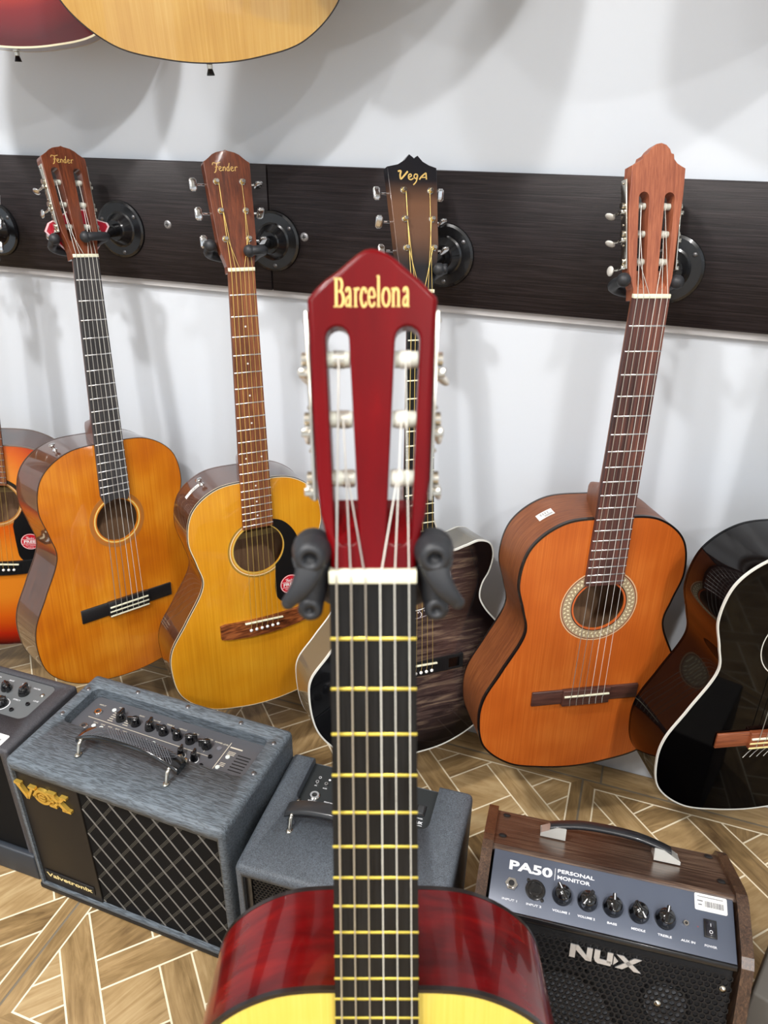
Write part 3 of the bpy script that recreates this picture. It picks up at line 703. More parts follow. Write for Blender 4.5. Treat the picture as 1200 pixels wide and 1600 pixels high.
        bvm = br.modifiers.new('b', 'BEVEL'); bvm.width = 0.0018; bvm.segments = 2; bvm.limit_method = 'ANGLE'; bvm.angle_limit = radians(50)
        mb = MB(); mb.box(-38, 38, -1.5, 1.5, zt + 5, zt + 9.6, T(0, by + 4, 0) @ RZ(radians(-2.5)), bev=0.7); B(mb, 'saddle', M_bone, br)
        for k in range(6):
            mb = MB(); mb.lathe([(0.01, 4.6), (2.0, 4.3), (3.3, 2.8), (3.0, 1.4), (2.2, 0)], 14, T(-ss / 2 + ss * k / 5, by - 11, zt + 5.6), sharp=False); B(mb, 'bridge_pin', M_white, br)
        end = (by - 9.5, zt + 7.0)
    # strings
    ns = w0 / 2 - 4.2
    for k in range(6):
        x0 = -ns + 2 * ns * k / 5; x1 = -ss / 2 + ss * k / 5
        s_ = -1 if k < 3 else 1; i = [2, 1, 0, 0, 1, 2][k] if tuners != 'x' else 0
        wound = k < 3
        rr = [0.60, 0.52, 0.44, 0.42, 0.36, 0.34][k] * sp.get('str_r', 1.0)
        mt = sp.get('strings', (M_strw, M_strn))[0 if wound else 1]
        pts = []
        if tuners:
            # outer strings go to the lowest roller on a flat-top, to the highest on the slotted front guitar
            order = sp.get('order', [2, 1, 0]); idx = order[k] if k < 3 else order[5 - k]
            px, py, pz = posts[(s_, idx)]
            hp = H @ Vector((px, py, pz))
            if tuners == 'slot':
                zr = -th * 0.52
                pts = [H @ Vector((px, py - 3, zr + 1.5)), H @ Vector((px, py, zr + 4.1)), H @ Vector((px, py + 3, zr + 2.4))][::-1]
                pts = [tuple(H @ Vector((px - 1, py - 2.5, zr - 3.2))), tuple(H @ Vector((px, py + 3.4, zr + 1.5))), tuple(H @ Vector((px, py + 0.8, zr + 4.2)))]
                pts = [tuple(H @ Vector((px, py, zr + sp.get('roller_r', 4.4) + .4)))]
            else:
                pts = [tuple(H @ Vector((px + (2.6 if s_ < 0 else -2.6), py, 4.5)))]
        pts += [(x0, 3, 1.9), (x0, 0, 1.7), (x1, by + 3, sad_z), (x1, end[0], end[1])]
        mb = MB(); mb.tube(pts, rr, 6)
        if bd == 'classical' :
            mb.tube([(x1, by - 6, zt + 9.3), (x1 + 0.8, by - 16, zt + 9.2), (x1 + 1.2, by - 18.5, zt + 6)], rr * 1.1, 5)
            if sp.get('tails'): mb.tube([(x1, by - 17, zt + 6), (x1 - 6, by - 30, zt + 3), (x1 - 14, by - 38, zt + 5)], rr, 5)
        B(mb, 'string', mt)
        if tuners == 'slot':   # windings round the roller
            px, py, pz = posts[(s_, idx)]
            mb = MB()
            for q in range(5):
                q0 = sp.get('roller_r', 4.4); mb.lathe([(q0 - .2, -0.8), (q0 + .5, -0.4), (q0 + .5, 0.4), (q0 - .2, 0.8)], 12, H @ T(px + (q - 2) * 1.3, py, -th * 0.52) @ RY(pi / 2))
            B(mb, 'string_winding', mt if wound else M_strn)
        elif tuners == 'post':
            px, py, pz = posts[(s_, idx)]
            mb = MB()
            for q in range(3): mb.lathe([(3.1, -0.6), (3.7, 0), (3.1, 0.6)], 12, H @ T(px, py, 3.6 + q * 1.0), sharp=False)
            B(mb, 'string_winding', mt)
    for (nm, f) in sp.get('extras', []): f(E, loop, J, zt, zb, B)
    return E

# ---- lettering drawn as pen strokes
def script_fender(hs, H, cx, cy, w, mt=None):
    k = w / 5.2; M_ = H @ T(cx - w / 2, cy, 0.05) @ SC(k, k, 1)
    L = [([(0.0, 1.1), (0.2, 1.5), (0.85, 1.42), (1.6, 1.62)], .13), ([(0.85, 1.42), (0.75, 0.75), (0.5, 0.0), (0.2, -0.25)], .17), ([(0.45, .72), (1.1, .82)], .11),
         ([(1.2, .42), (1.62, .62), (1.55, .85), (1.28, .75), (1.2, .35), (1.45, .1), (1.85, .28)], .12),
         ([(2.0, .82), (1.95, .1)], .14), ([(1.97, .5), (2.25, .82), (2.42, .62), (2.4, .1)], .12),
         ([(3.1, .72), (2.85, .8), (2.68, .4), (2.88, .08), (3.12, .45)], .12), ([(3.28, 1.5), (3.1, .8), (3.15, .1)], .14),
         ([(3.45, .42), (3.87, .62), (3.8, .85), (3.53, .75), (3.45, .35), (3.7, .1), (4.05, .28)], .12),
         ([(4.3, .85), (4.28, .1)], .14), ([(4.3, .5), (4.5, .85), (4.8, .8)], .12)]
    mb = MB()
    for P, wd in L: stroke(mb, P, wd, M_, 0.25)
    mb.build('lettering', mt or M_gold, hs, scale=0.001)
def script_vega(hs, H, cx, cy, w):
    k = w / 4.6; M_ = H @ T(cx - w / 2, cy, 0.05) @ SC(k, k, 1); mb = MB()
    for P, wd in [([(0.0, 1.15), (0.45, 1.2), (0.3, 0.7), (0.35, 0.15), (0.9, 0.6), (1.5, 1.2)], .24), ([(1.5, .35), (2.0, .6), (1.9, .85), (1.6, .7), (1.55, .25), (1.9, .1), (2.3, .3)], .17),
                  ([(3.0, .8), (2.6, .85), (2.4, .5), (2.7, .25), (3.0, .75), (2.7, -.1), (2.2, -.6)], .17), ([(3.2, .15), (3.6, .6), (4.3, 1.1)], .2), ([(4.3, 1.1), (4.3, .2)], .2), ([(3.5, .45), (4.3, .5)], .14)]:
        stroke(mb, P, wd, M_, 0.25)
    mb.build('lettering', M_gold, hs, scale=0.001)
def text_barcelona(hs, H):
    """condensed old-style capitals: stems with slab feet"""
    w = 43.5; k = w / 8.15; ky = 11.0 / 1.0
    M_ = H @ T(-21.8, 159.6, 0.05) @ SC(k, ky, 1); mb = MB(); t = .2; h = .105
    def st(P, a=t, b=None, sm=True): stroke(mb, P, a, M_, 0.3, sm, b)
    asc = 1.52
    def o_(x, wd=.72): st(arc(x + wd / 2, .5, wd / 2 - .05, 0, 360, 24, .46), .07, .19)
    def a_(x):
        st([(x + .08, .78), (x + .2, .95), (x + .42, .95), (x + .52, .72), (x + .52, .0)], .1, .2); st([(x + .52, .58), (x + .2, .48), (x + .06, .22), (x + .2, .05), (x + .52, .2)], .07, .16); st([(x + .45, .03), (x + .7, .03)], .05, sm=False)
    # B
    st([(.28, 0), (.28, 1.5)], .25, sm=False); st([(.0, .03), (.6, .03)], .06, sm=False); st([(.0, 1.47), (.6, 1.47)], .06, sm=False)
    st([(.3, 1.47), (.75, 1.42), (.9, 1.15), (.75, .85), (.35, .8)], .07, .22); st([(.35, .8), (.85, .76), (1.05, .42), (.85, .08), (.3, .03)], .07, .24)
    a_(1.25)
    def r_(x): st([(x + .2, 0), (x + .2, .95)], .2, sm=False); st([(x, .03), (x + .42, .03)], .05, sm=False); st([(x, .93), (x + .25, .95)], .06, sm=False); st([(x + .2, .7), (x + .38, .95), (x + .62, .9)], .08, .16)
    r_(2.15)
    st([(3.5, .72), (3.38, .93), (3.12, .93), (2.92, .5), (3.1, .07), (3.35, .05), (3.55, .25)], .08, .2)           # c
    st([(3.75, .52), (4.38, .52), (4.3, .85), (4.05, .96), (3.8, .75), (3.78, .35), (4.0, .06), (4.25, .06), (4.42, .25)], .07, .18)  # e
    st([(4.82, 0), (4.82, 1.6)], .2, sm=False); st([(4.62, .03), (5.04, .03)], .05, sm=False); st([(4.64, 1.56), (4.85, 1.6)], .06, sm=False)
    o_(5.2, .85)
    st([(6.4, 0), (6.4, .95)], .2, sm=False); st([(6.2, .03), (6.6, .03)], .05, sm=False); st([(6.2, .93), (6.42, .95)], .06, sm=False)
    st([(6.42, .72), (6.65, .95), (6.92, .85), (6.96, .6), (6.96, 0)], .08, .2); st([(6.78, .03), (7.18, .03)], .05, sm=False)
    a_(7.42)
    mb.build('lettering', M_goldfoil, hs, scale=0.001)

def sticker_red(E_, cx, cy, z, B, r=20):
    mb = MB(); mb.lathe([(0.01, 0.3), (r, 0.3), (r, 0)], 40, T(cx, cy, z)); st = B(mb, 'promo_sticker', M_sticker, E_)
    mb = MB(); M_ = T(cx, cy, z + 0.32)
    mb.extrude([circ(cx, cy, r * 0.97, 40), circ(cx, cy, r * 0.91, 40)], z + 0.45, z + 0.3)
    Lk = r * 0.95 / 5.2
    Mf = T(cx - r * 0.45, cy + r * 0.32, z + 0.32) @ SC(Lk, Lk, 1)
    for P, wd in [([(0.0, 1.1), (0.2, 1.5), (0.85, 1.42), (1.6, 1.62)], .2), ([(0.85, 1.42), (0.75, 0.75), (0.5, 0.0)], .25), ([(0.45, .72), (1.1, .82)], .2), ([(1.2, .42), (1.6, .7), (1.3, .8), (1.3, .2), (1.8, .28)], .2), ([(2.0, .8), (2.0, .2), (2.3, .8), (2.4, .1)], .2), ([(3.1, .8), (2.7, .4), (3.1, .2), (3.2, 1.4), (3.1, .1)], .2), ([(3.5, .5), (3.8, .8), (3.5, .6), (3.9, .2)], .2), ([(4.3, .1), (4.35, .8), (4.7, .8)], .2)]:
        stroke(mb, P, wd, Mf, 0.15)
    text(mb, 'FREE!', -r * 0.68, -r * 0.2, r * 1.36, r * 0.36, M_, bold=0.03, thick=0.2)
    stroke(mb, [(-r * .8, r * .26), (r * .8, r * .26)], r * .04, M_, .12); stroke(mb, [(-r * .8, -r * .3), (r * .8, -r * .3)], r * .04, M_, .12)
    text(mb, 'PLAY ONLINE', -r * 0.5, -r * 0.56, r * 1.0, r * 0.14, M_, thick=0.15); text(mb, 'LESSONS', -r * 0.3, -r * 0.78, r * 0.6, r * 0.12, M_, thick=0.15)
    B(mb, 'sticker_print', M_white, st)
def side_label(E_, loop, i, z, wl, hl, B, lines=True, name='price_label'):
    a = Vector(loop[i - 2]); b = Vector(loop[i + 2]); t = (b - a).normalized(); n = Vector((t.y, -t.x)); p = Vector(loop[i]) + n * 0.25
    M_ = Matrix(((t.x, 0, n.x, p.x), (t.y, 0, n.y, p.y), (0, 1, 0, z), (0, 0, 0, 1)))   # local x along side, y = +z, z outwards
    mb = MB(); k = 6; V = []
    # bent along the side
    P = []
    for q in range(-k, k + 1):
        s_ = q / k * wl / 2; j = i; acc = 0; d = 1 if s_ > 0 else -1
        while True:
            step = (Vector(loop[(j + d) % len(loop)]) - Vector(loop[j])).length
            if acc + step >= abs(s_): break
            acc += step; j = (j + d) % len(loop)
        f = (abs(s_) - acc) / step; pp = Vector(loop[j]).lerp(Vector(loop[(j + d) % len(loop)]), f)
        tt = (Vector(loop[(j + 1) % len(loop)]) - Vector(loop[j - 1])).normalized(); nn = Vector((tt.y, -tt.x)); P.append(pp + nn * 0.3)
    for p_ in P: V += [(p_.x, p_.y, z - hl / 2), (p_.x, p_.y, z + hl / 2)]
    mb.add(V, [(2 * q, 2 * q + 2, 2 * q + 3, 2 * q + 1) for q in range(2 * k)], True)
    st = B(mb, name, M_paper, E_)
    if lines:
        mb = MB()
        for q in range(12): x = -wl * .22 + q * wl * .048; mb.box(x, x + wl * (.012 if q % 3 else .03), -hl * .32, hl * .05, 0.15, 0.25, M_)
        for q in range(2): mb.box(-wl * .42, wl * .1, hl * (.16 + .14 * q), hl * (.22 + .14 * q), 0.15, 0.25, M_)
        B(mb, 'barcode_print', M_grayink, st)
def strap_button(E_, loop, i, z, B):
    a = Vector(loop[i - 2]); b = Vector(loop[i + 2]); t = (b - a).normalized(); n = Vector((t.y, -t.x)); p = Vector(loop[i])
    M_ = Matrix(((t.x, 0, n.x, p.x), (t.y, 0, n.y, p.y), (0, 1, 0, z), (0, 0, 0, 1)))
    mb = MB(); mb.lathe([(5, 0), (4.5, 1.5), (3, 3), (2.6, 7), (5, 9), (6.3, 10.2), (6, 12), (2, 12.6), (0.01, 12.4)], 18, M_, sharp=False)
    B(mb, 'strap_button', M_chrome, E_)
def end_pin(E_, loop, z, B, y, mt=None, flare=True):
    M_ = T(0, y, z) @ RX(pi / 2)
    mb = MB(); mb.lathe([(5.5, 0), (5.5, 2), (4, 3), (4, 8), (3.2, 9)], 16, M_); B(mb, 'strap_button', mt or M_nickel, E_)
    mb = MB(); mb.lathe([(3.2, 8), (5.5, 15), (5.8, 17), (0.01, 17)], 16, M_); B(mb, 'end_pin_cap', M_blackpl, E_)

def symm(P):  # right half from nut to tip -> closed loop counter-clockwise
    return [(x, y) for x, y in P] + [(-x, y) for x, y in P[::-1] if x > 0.01]
def slotp(c0, c1, w0_, w1_, y0, y1, s_):
    """rounded slot: centre c0 at bottom, c1 at top"""
    a = arc(s_ * c1, y1 - w1_, w1_, 0, 180, 8); b = arc(s_ * c0, y0 + w0_, w0_, 180, 360, 8)
    return b + a

head_fender = symm([(26, -2), (25.5, 12), (29, 24), (33, 40), (34, 60), (36, 110), (37.5, 158), (37, 162), (33, 164.2), (27, 168.5), (21.5, 173), (15, 176.2), (8, 177.8), (3, 179), (0, 180.8)])
def fend_let(cx, cy, w): return lambda hs, H: script_fender(hs, H, cx, cy, w)

# G1 -------------------------------------------------------------
h1 = symm([(24, -2), (23.5, 10), (27, 28), (31, 42), (33, 60), (35.5, 110), (37.5, 157), (37, 161.5), (33, 164), (27, 168), (21.5, 172.6), (15, 176), (8, 177.6), (3, 178.6), (0, 180)])
sl1 = [slotp(15, 18.5, 6.5, 7, 24, 145, s_) for s_ in (-1, 1)]
guitar('G1', 'classical_guitar', 'amber gloss classical guitar with grey-black neck and a red card behind its head', 'guitar', dict(
    w=(43, 54), par=(487, 142, 100, 122, 195, 183, 362), depth=96, side=M_sidebrown, top=M_amber, bind=plain('thin_dark_binding', rgb(58, 40, 30), 0.3), bind_w=0.9, bind_h=2.0, neck=M_headmahog, board=M_ebonygrey,
    hole=-478, hr=41, rosette=[(43.5, 46, plain('gold_ring', rgb(240, 208, 120), 0.4), 'rosette_ring'), (48, 55, plain('faded_ring', rgb(176, 110, 46), 0.4, coat=0.5), 'rosette_band')], frets=18, notch=True, board_end=420,
    head=h1, slots=sl1, headmat=M_headmahog, tuners='slot', rolls=[52, 88, 124], hw=lambda y: 31.5 + 0.035 * y, inner=lambda y: 8 + .02 * y, outer=lambda y: 23 + .02 * y, sx=lambda i: [16.5, 17.5, 19][i], plate=(42, 150), button=M_chrome, tmat=M_nickel, thin=1,
    bridge='classical', bridgemat=plain('black_bridge', rgb(30, 29, 30), 0.35, coat=0.3), tiebars=M_bone, lettering=fend_let(-1, 152, 40), label_in=True, lx=-30, order=[2, 1, 0],
    extras=[('x', lambda E_, lp, J, zt, zb, B: strap_button(E_, lp, 15, zt - 42, B))]))
# G2 -------------------------------------------------------------
h2 = symm([(22.5, -2), (22.5, 8), (25.5, 20), (29.5, 31), (31, 40), (33.5, 90), (37, 160), (36.6, 163), (33, 165), (27, 169.5), (21.5, 174), (15, 177), (8, 178.6), (3, 179.6), (0, 181)])
def g2x(E_, lp, J, zt, zb, B):
    pts = cr_curve([(24, -436), (48, -444), (70, -468), (84, -510), (87, -552), (82, -588), (68, -612), (50, -618), (33, -606), (28, -586), (30, -548)], 4)
    ringp = [(50 * cos(radians(a)), -492 + 50 * sin(radians(a))) for a in range(-52, 64, 6)]
    mb = MB(); mb.extrude([[(p.x, p.y) for p in pts][::-1] + ringp[::-1][::-1][::-1][::-1] if False else ringp + [(p.x, p.y) for p in pts]], zt + 1.2, zt); pg = B(mb, 'pickguard', M_blackpl, E_)
    sticker_red(pg, 58, -580, zt + 1.2, B, 20)
    strap_button(E_, lp, 17, zt - 50, B); side_label(E_, lp, 22, zt - 55, 34, 11, B)
guitar('G2', 'acoustic_guitar', 'honey-yellow acoustic guitar with brown rosewood neck, black pickguard and red round sticker', 'guitar', dict(
    scale=643, joint=14, frets=20, w=(43, 54), par=(480, 128, 95, 109, 185, 183, 350), depth=96, side=M_sidebrown, top=M_honey, bind=plain('dark_outer_edge', rgb(40, 34, 36), 0.3), bind_w=0.7, bind2=M_bindcream, backbind=M_sidebrown, neck=M_headmahog, board=M_rosebr,
    hole=-492, hr=48, rosette=[(48, 51, plain('dull_gold_ring', rgb(214, 176, 84), 0.4), 'rosette_ring'), (53.5, 55, M_bindcream, 'rosette_ring'), (56, 58.5, plain('olive_ring', rgb(150, 120, 50), 0.4), 'rosette_band')],
    head=h2, headmat=M_headmahog, head_t=15, tuners='post', rolls=[49, 91, 134], postx=lambda s_, y: s_ * (19.2 + .02 * (y - 49)), edge=lambda s_, y: 31 + .05 * (y - 40), brot={(1, 2): 1.3, (1, 0): 1.2, (1, 1): 0.8, (-1, 0): 0.1},
    dots=[(3, [0]), (5, [0]), (7, [0]), (9, [0]), (12, [-14, 14]), (15, [0]), (17, [0]), (19, [0])], strings=(M_strb, M_strb), str_r=0.95,
    bridge='pin', bridgemat=M_walnutbr, spread=54, lettering=fend_let(-2, 149, 43), brace=True, extras=[('x', g2x)]))
# G3 -------------------------------------------------------------
h3 = [(-24, -2), (24, -2), (24, 10), (31, 30), (36, 60), (38, 70), (40, 110), (43, 150), (44.5, 188), (32, 191.5), (22, 196.5), (14, 205), (9, 202), (8, 200.5), (6.5, 202), (0, 206.5), (-8, 198), (-20, 191), (-38, 187), (-36, 140), (-34, 90), (-33, 60), (-29, 30), (-24, 10)]
h3 = [(x - 2, y) for x, y in h3]
cut3 = [(0, 0), (24, 2), (34, 22), (44, 52), (66, 76), (94, 72), (122, 66), (144, 74), (152, 96), (145, 128), (131, 152), (127, 176), (138, 200), (162, 230), (190, 266), (203, 305), (188, 376), (136, 440), (66, 472), (0, 478)]
def g3x(E_, lp, J, zt, zb, B):
    mb = MB()
    mb.box(62, 84, -666, -648, -1.2, -0.6); o = B(mb, 'bridge_marking', plain('gloss_black_print', rgb(6, 6, 6), 0.2), E_)
    mb = MB()
    for k in range(26):
        a = radians(-88 + k * 6.5); r = 57 + (2.5 if k % 2 else -2.5)
        mb.lathe([(0.01, 0.4), (1.5, 0.4), (1.5, 0)], 7, T(r * cos(a), -492 + r * sin(a), zt + 0.3))
    for k in range(0, 24, 2):
        a = radians(-86 + k * 7); stroke(mb, [(52 * cos(a), 52 * sin(a)), (60 * cos(a + .09), 60 * sin(a + .09)), (64 * cos(a + .02), 64 * sin(a + .02))], 1.2, T(0, -492, zt + 0.3), 0.3)
    B(mb, 'rosette_vine', plain('abalone_silver', rgb(206, 200, 204), 0.25), E_)
guitar('G3', 'acoustic_guitar', 'dark wavy-grained cutaway acoustic guitar with white edging, behind the front guitar', 'guitar', dict(
    scale=650, joint=14, frets=20, w=(43, 54), par=(478, 150, 100, 130, 185, 205, 305), cut=cut3, depth=80, side=plain('grey_olive_gloss_sides', rgb(98, 92, 78), 0.25, coat=1.0), top=M_vegaburst, bind=M_bindwhite, bind_w=2.4, bind_h=4, backbind=M_bindwhite, neck=M_headmahog, board=M_ebony,
    hole=-492, hr=49, rosette=[(49.2, 51, M_white, 'rosette_ring'), (65, 66.2, plain('silver_line', rgb(190, 180, 186), 0.3), 'rosette_ring'), (51, 65, plain('plum_band', rgb(58, 42, 44), 0.2, coat=1), 'rosette_band')],
    head=h3, headmat=M_vegahead, head_t=15, tilt=12, tuners='post', rolls=[68, 111, 153], postx=lambda s_, y: (-19.5 + .035 * (y - 68) if s_ < 0 else 27 + .02 * (y - 68)), edge=lambda s_, y: (36 if s_ < 0 else 38), brot={(-1, 1): 0.5, (1, 1): 1.2, (1, 0): 1.2, (1, 2): .3},
    strings=(M_strb, M_strb), str_r=1.0, bridge='pin', bl=92, sag=0, bridgemat=M_ebony, spread=54, lettering=lambda hs, H: script_vega(hs, H, 2, 168, 50), vine=True, brace=True, fret=M_bone, extras=[('x', g3x)]))
# G4 -------------------------------------------------------------
h4 = [(-26, -2), (26, -2), (26, 14), (29, 24), (30, 34), (33.5, 75), (39, 130), (40.5, 164), (35, 166.5), (28.5, 170), (24, 175), (23.2, 181), (19.5, 182), (17.5, 187), (12, 192), (5, 194), (-2, 192.5), (-9, 186.5), (-13.5, 180.5), (-19, 178.5), (-20.5, 174), (-26, 170), (-34.5, 166), (-36.5, 117), (-34.5, 60), (-33, 34), (-30, 22), (-26, 12)]
sl4 = [slotp(-15.5, -16.2, 7, 7.2, 12, 134, 1), slotp(14.6, 20, 7.2, 7.2, 12, 134, 1)]
def g4x(E_, lp, J, zt, zb, B): side_label(E_, lp, 17, zt - 48, 27, 19, B)
guitar('G4', 'classical_guitar', 'satin orange classical guitar with striped dark neck and braided soundhole ring', 'guitar', dict(
    w=(52, 61), par=(488, 140, 105, 120, 196, 184, 365), depth=97, side=M_sideG4, top=M_cedar, bind=M_bindblack, bind_w=2.8, bind_h=5, neck=M_sideG4, board=M_rosefb,
    hole=-480, hr=43, rosette=[(43, 46, plain('orange_inner_ring', rgb(196, 96, 46), 0.4), 'rosette_ring'), (46, 47.5, M_bindblack, 'rosette_line'), (47.5, 62, plain('taupe_band', rgb(166, 146, 116), 0.5), 'rosette_band'), (62, 63.5, plain('red_brown_line', rgb(120, 50, 30), 0.4), 'rosette_line'), (63.5, 65.5, plain('cream_line_ring', rgb(214, 180, 140), 0.4), 'rosette_ring')], braid=(48, 62),
    head=h4, slots=sl4, headmat=M_headG4, head_t=20, tuners='slot', rolls=[47.5, 83, 118], hw=lambda y: 33 + .04 * y, inner=lambda y: 7.5 + .02 * y, outer=lambda y: 22.5 + .03 * y, sx=lambda i: [16, 16.5, 17][i], plate=(38, 150), btilt=[0.0, 1.0, 1.0],
    bridge='classical', bridgemat=M_bridgebr, order=[2, 1, 0], frets=19, extras=[('x', g4x)]))
# G5 -------------------------------------------------------------
guitar('G5', 'classical_guitar', 'gloss black classical guitar with white binding and red-brown bridge, cut off by the right edge', 'guitar', dict(
    w=(52, 62), par=(488, 140, 103, 120, 193, 184, 362), depth=98, side=M_blackside, top=M_blackgloss, bind=M_bindwhite, bind_w=2.0, bind_h=3.2, backbind=M_blackgloss, neck=M_blackgloss, board=M_rosefb,
    hole=-480, hr=43, rosette=[(45, 46.5, M_bindwhite, 'rosette_ring'), (60, 61.5, M_bindwhite, 'rosette_ring')], head=h4, slots=sl4, headmat=M_blackgloss, head_t=20, tuners='slot', rolls=[47.5, 83, 118], hw=lambda y: 33 + .04 * y, inner=lambda y: 7.5 + .02 * y, outer=lambda y: 22.5 + .03 * y, sx=lambda i: [16, 16.5, 17][i], plate=(38, 150),
    bridge='classical', bridgemat=M_bridgered, tiebars=plain('yellowed_bone', rgb(236, 222, 156), 0.35), tails=True))
# G0 -------------------------------------------------------------
def g0x(E_, lp, J, zt, zb, B):
    pts = cr_curve([(22, -434), (44, -448), (64, -486), (90, -540), (104, -590), (100, -628), (84, -642), (58, -642), (42, -630), (36, -598), (32, -548)], 4)
    ringp = [(55 * cos(radians(a)), -492 + 55 * sin(radians(a))) for a in range(-50, 66, 6)]
    mb = MB(); mb.extrude([ringp + [(p.x, p.y) for p in pts]], zt + 1.2, zt); pg = B(mb, 'pickguard', M_blackpl, E_)
    sticker_red(pg, 65, -588, zt + 1.2, B, 20)
    n = len(lp); side_label(E_, lp, n - 24, zt - 55, 42, 11, B, False)
guitar('G0', 'acoustic_guitar', 'red and orange sunburst acoustic guitar with black pickguard at the left edge of the picture', 'guitar', dict(
    scale=643, joint=14, frets=20, w=(43, 54), par=(512, 148, 92, 135, 195, 200, 375), depth=100, side=M_sidebrown, top=M_sunburst, bind=plain('grey_cream_binding', rgb(120, 104, 92), 0.4), bind_w=1.8, neck=M_headmahog, board=M_rosebr,
    hole=-492, hr=49, rosette=[(49, 52, plain('brown_gold_ring', rgb(190, 134, 60), 0.4), 'rosette_ring'), (52, 53, M_bindcream, 'rosette_ring'), (53, 59, plain('amber_ring', rgb(196, 120, 40), 0.4, coat=1), 'rosette_band'), (55.5, 56.5, M_bindcream, 'rosette_ring')],
    head=h2, headmat=M_headmahog, head_t=15, tuners='post', rolls=[49, 91, 134], postx=lambda s_, y: s_ * 19.5, edge=lambda s_, y: 34, strings=(M_strb, M_strb), bridge='pin', bl=78, sag=8, bridgemat=M_ebony, spread=54, brace=True, extras=[('x', g0x)]))
# T1 / T0 upper row ------------------------------------------------
def t1x(E_, lp, J, zt, zb, B): end_pin(E_, lp, zt - 55, B, -J - 505)
guitar('T1', 'acoustic_guitar', 'pale natural wood guitar hanging in the upper row above the board', 'guitar', dict(
    scale=643, joint=14, frets=20, w=(43, 54), par=(505, 146, 90, 132, 190, 198, 370), depth=108, side=plain('grey_gloss_sides', rgb(150, 150, 150), 0.18, coat=1.0), top=M_natural, bind=plain('dark_edge_line', rgb(34, 26, 20), 0.3), bind_w=1.4, bind_h=2, neck=M_headmahog, board=M_rosebr, hole=-492, hr=49,
    head=h2, headmat=M_headmahog, head_t=15, tuners='post', rolls=[49, 91, 134], postx=lambda s_, y: s_ * 19.5, edge=lambda s_, y: 34, bridge='pin', bridgemat=M_rosebr, spread=54, extras=[('x', t1x)]))
guitar('T0', 'acoustic_guitar', 'dark red guitar with cream edge hanging at the top left corner', 'guitar', dict(
    scale=643, joint=14, frets=20, w=(43, 54), par=(505, 146, 90, 132, 190, 198, 370), depth=108, side=M_cherry, top=M_redburst, bind=M_bindcream, bind_w=2.4, bind_h=3, neck=M_headmahog, board=M_rosebr, hole=-492, hr=49,
    head=h2, headmat=M_headmahog, head_t=15, tuners='post', rolls=[49, 91, 134], postx=lambda s_, y: s_ * 19.5, edge=lambda s_, y: 34, bridge='pin', bridgemat=M_rosebr, spread=54, extras=[('x', t1x)]))
for key, loc in (('U2', (-0.36, -0.20, 2.27)), ('U3', (0.10, -0.22, 2.235))):
    POSE[key] = (list(loc), POSE['G2'][1])
    guitar(key, 'acoustic_guitar', 'brown acoustic guitar hung high on the wall above the picture' + (', right one' if key == 'U3' else ', left one'), 'guitar', dict(
        scale=643, joint=14, frets=20, w=(43, 54), par=(505, 146, 90, 132, 190, 198, 370), depth=108, side=M_sidebrown, top=M_amber, bind=M_bindcream, neck=M_headmahog, board=M_rosebr, hole=-492, hr=49,
        head=h2, headmat=M_headmahog, head_t=15, tuners='post', rolls=[49, 91, 134], postx=lambda s_, y: s_ * 19.5, edge=lambda s_, y: 34, bridge='pin', bridgemat=M_rosebr, spread=54))
# G6 the front guitar ------------------------------------------------
h6 = [(-25.5, -2), (25.5, -2), (25.6, 12), (28, 27), (31.2, 40), (33.6, 62), (35, 107), (37, 145), (38, 163), (37.5, 165.5), (31.8, 171.3), (27, 176), (19.5, 182), (14, 187), (9.5, 190), (4.5, 192.3), (0, 193), (-4, 192.3), (-8, 190), (-13, 186), (-19.4, 180.5), (-27, 175.3), (-31.5, 171.3), (-36.8, 165.5), (-37.3, 163), (-36.2, 145), (-35, 107), (-33, 62), (-30.7, 40), (-27, 26), (-25, 12)]
sl6 = [slotp(-15.2, -20, 7.2, 6.7, 22, 149, 1), slotp(15.4, 20.6, 7.4, 7.2, 22, 149, 1)]
guitar('G6', 'classical_guitar', 'cherry red and yellow classical guitar standing closest to the viewer, black neck', 'guitar', dict(
    w=(51, 61), par=(488, 144, 105, 120, 200, 186, 365), depth=95, side=M_cherry, top=M_lemon, bind=M_bindblack, bind_w=3.0, bind_h=3.5, backbind=M_bindblack, neck=M_cherry, board=M_ebony, fret=M_fretb, nut_h=8,
    hole=-480, hr=43, rosette=[(45, 58, M_bridgebr, 'rosette_band')], head=h6, slots=sl6, headmat=M_cherryh, head_t=19, head_bev=3.2, roller_r=5.0, tilt=13, tuners='slot', rolls=[61, 96, 131], hw=lambda y: 31.6 + .036 * y, inner=lambda y: 8 + .04 * y, outer=lambda y: 23 + .03 * y, sx=lambda i: [14.5, 17, 19.5][i], plate=(48, 158), tmat=M_nickel,
    bridge='classical', bridgemat=M_bridgebr, str_r=1.15, order=[2, 1, 0], lettering=text_barcelona))

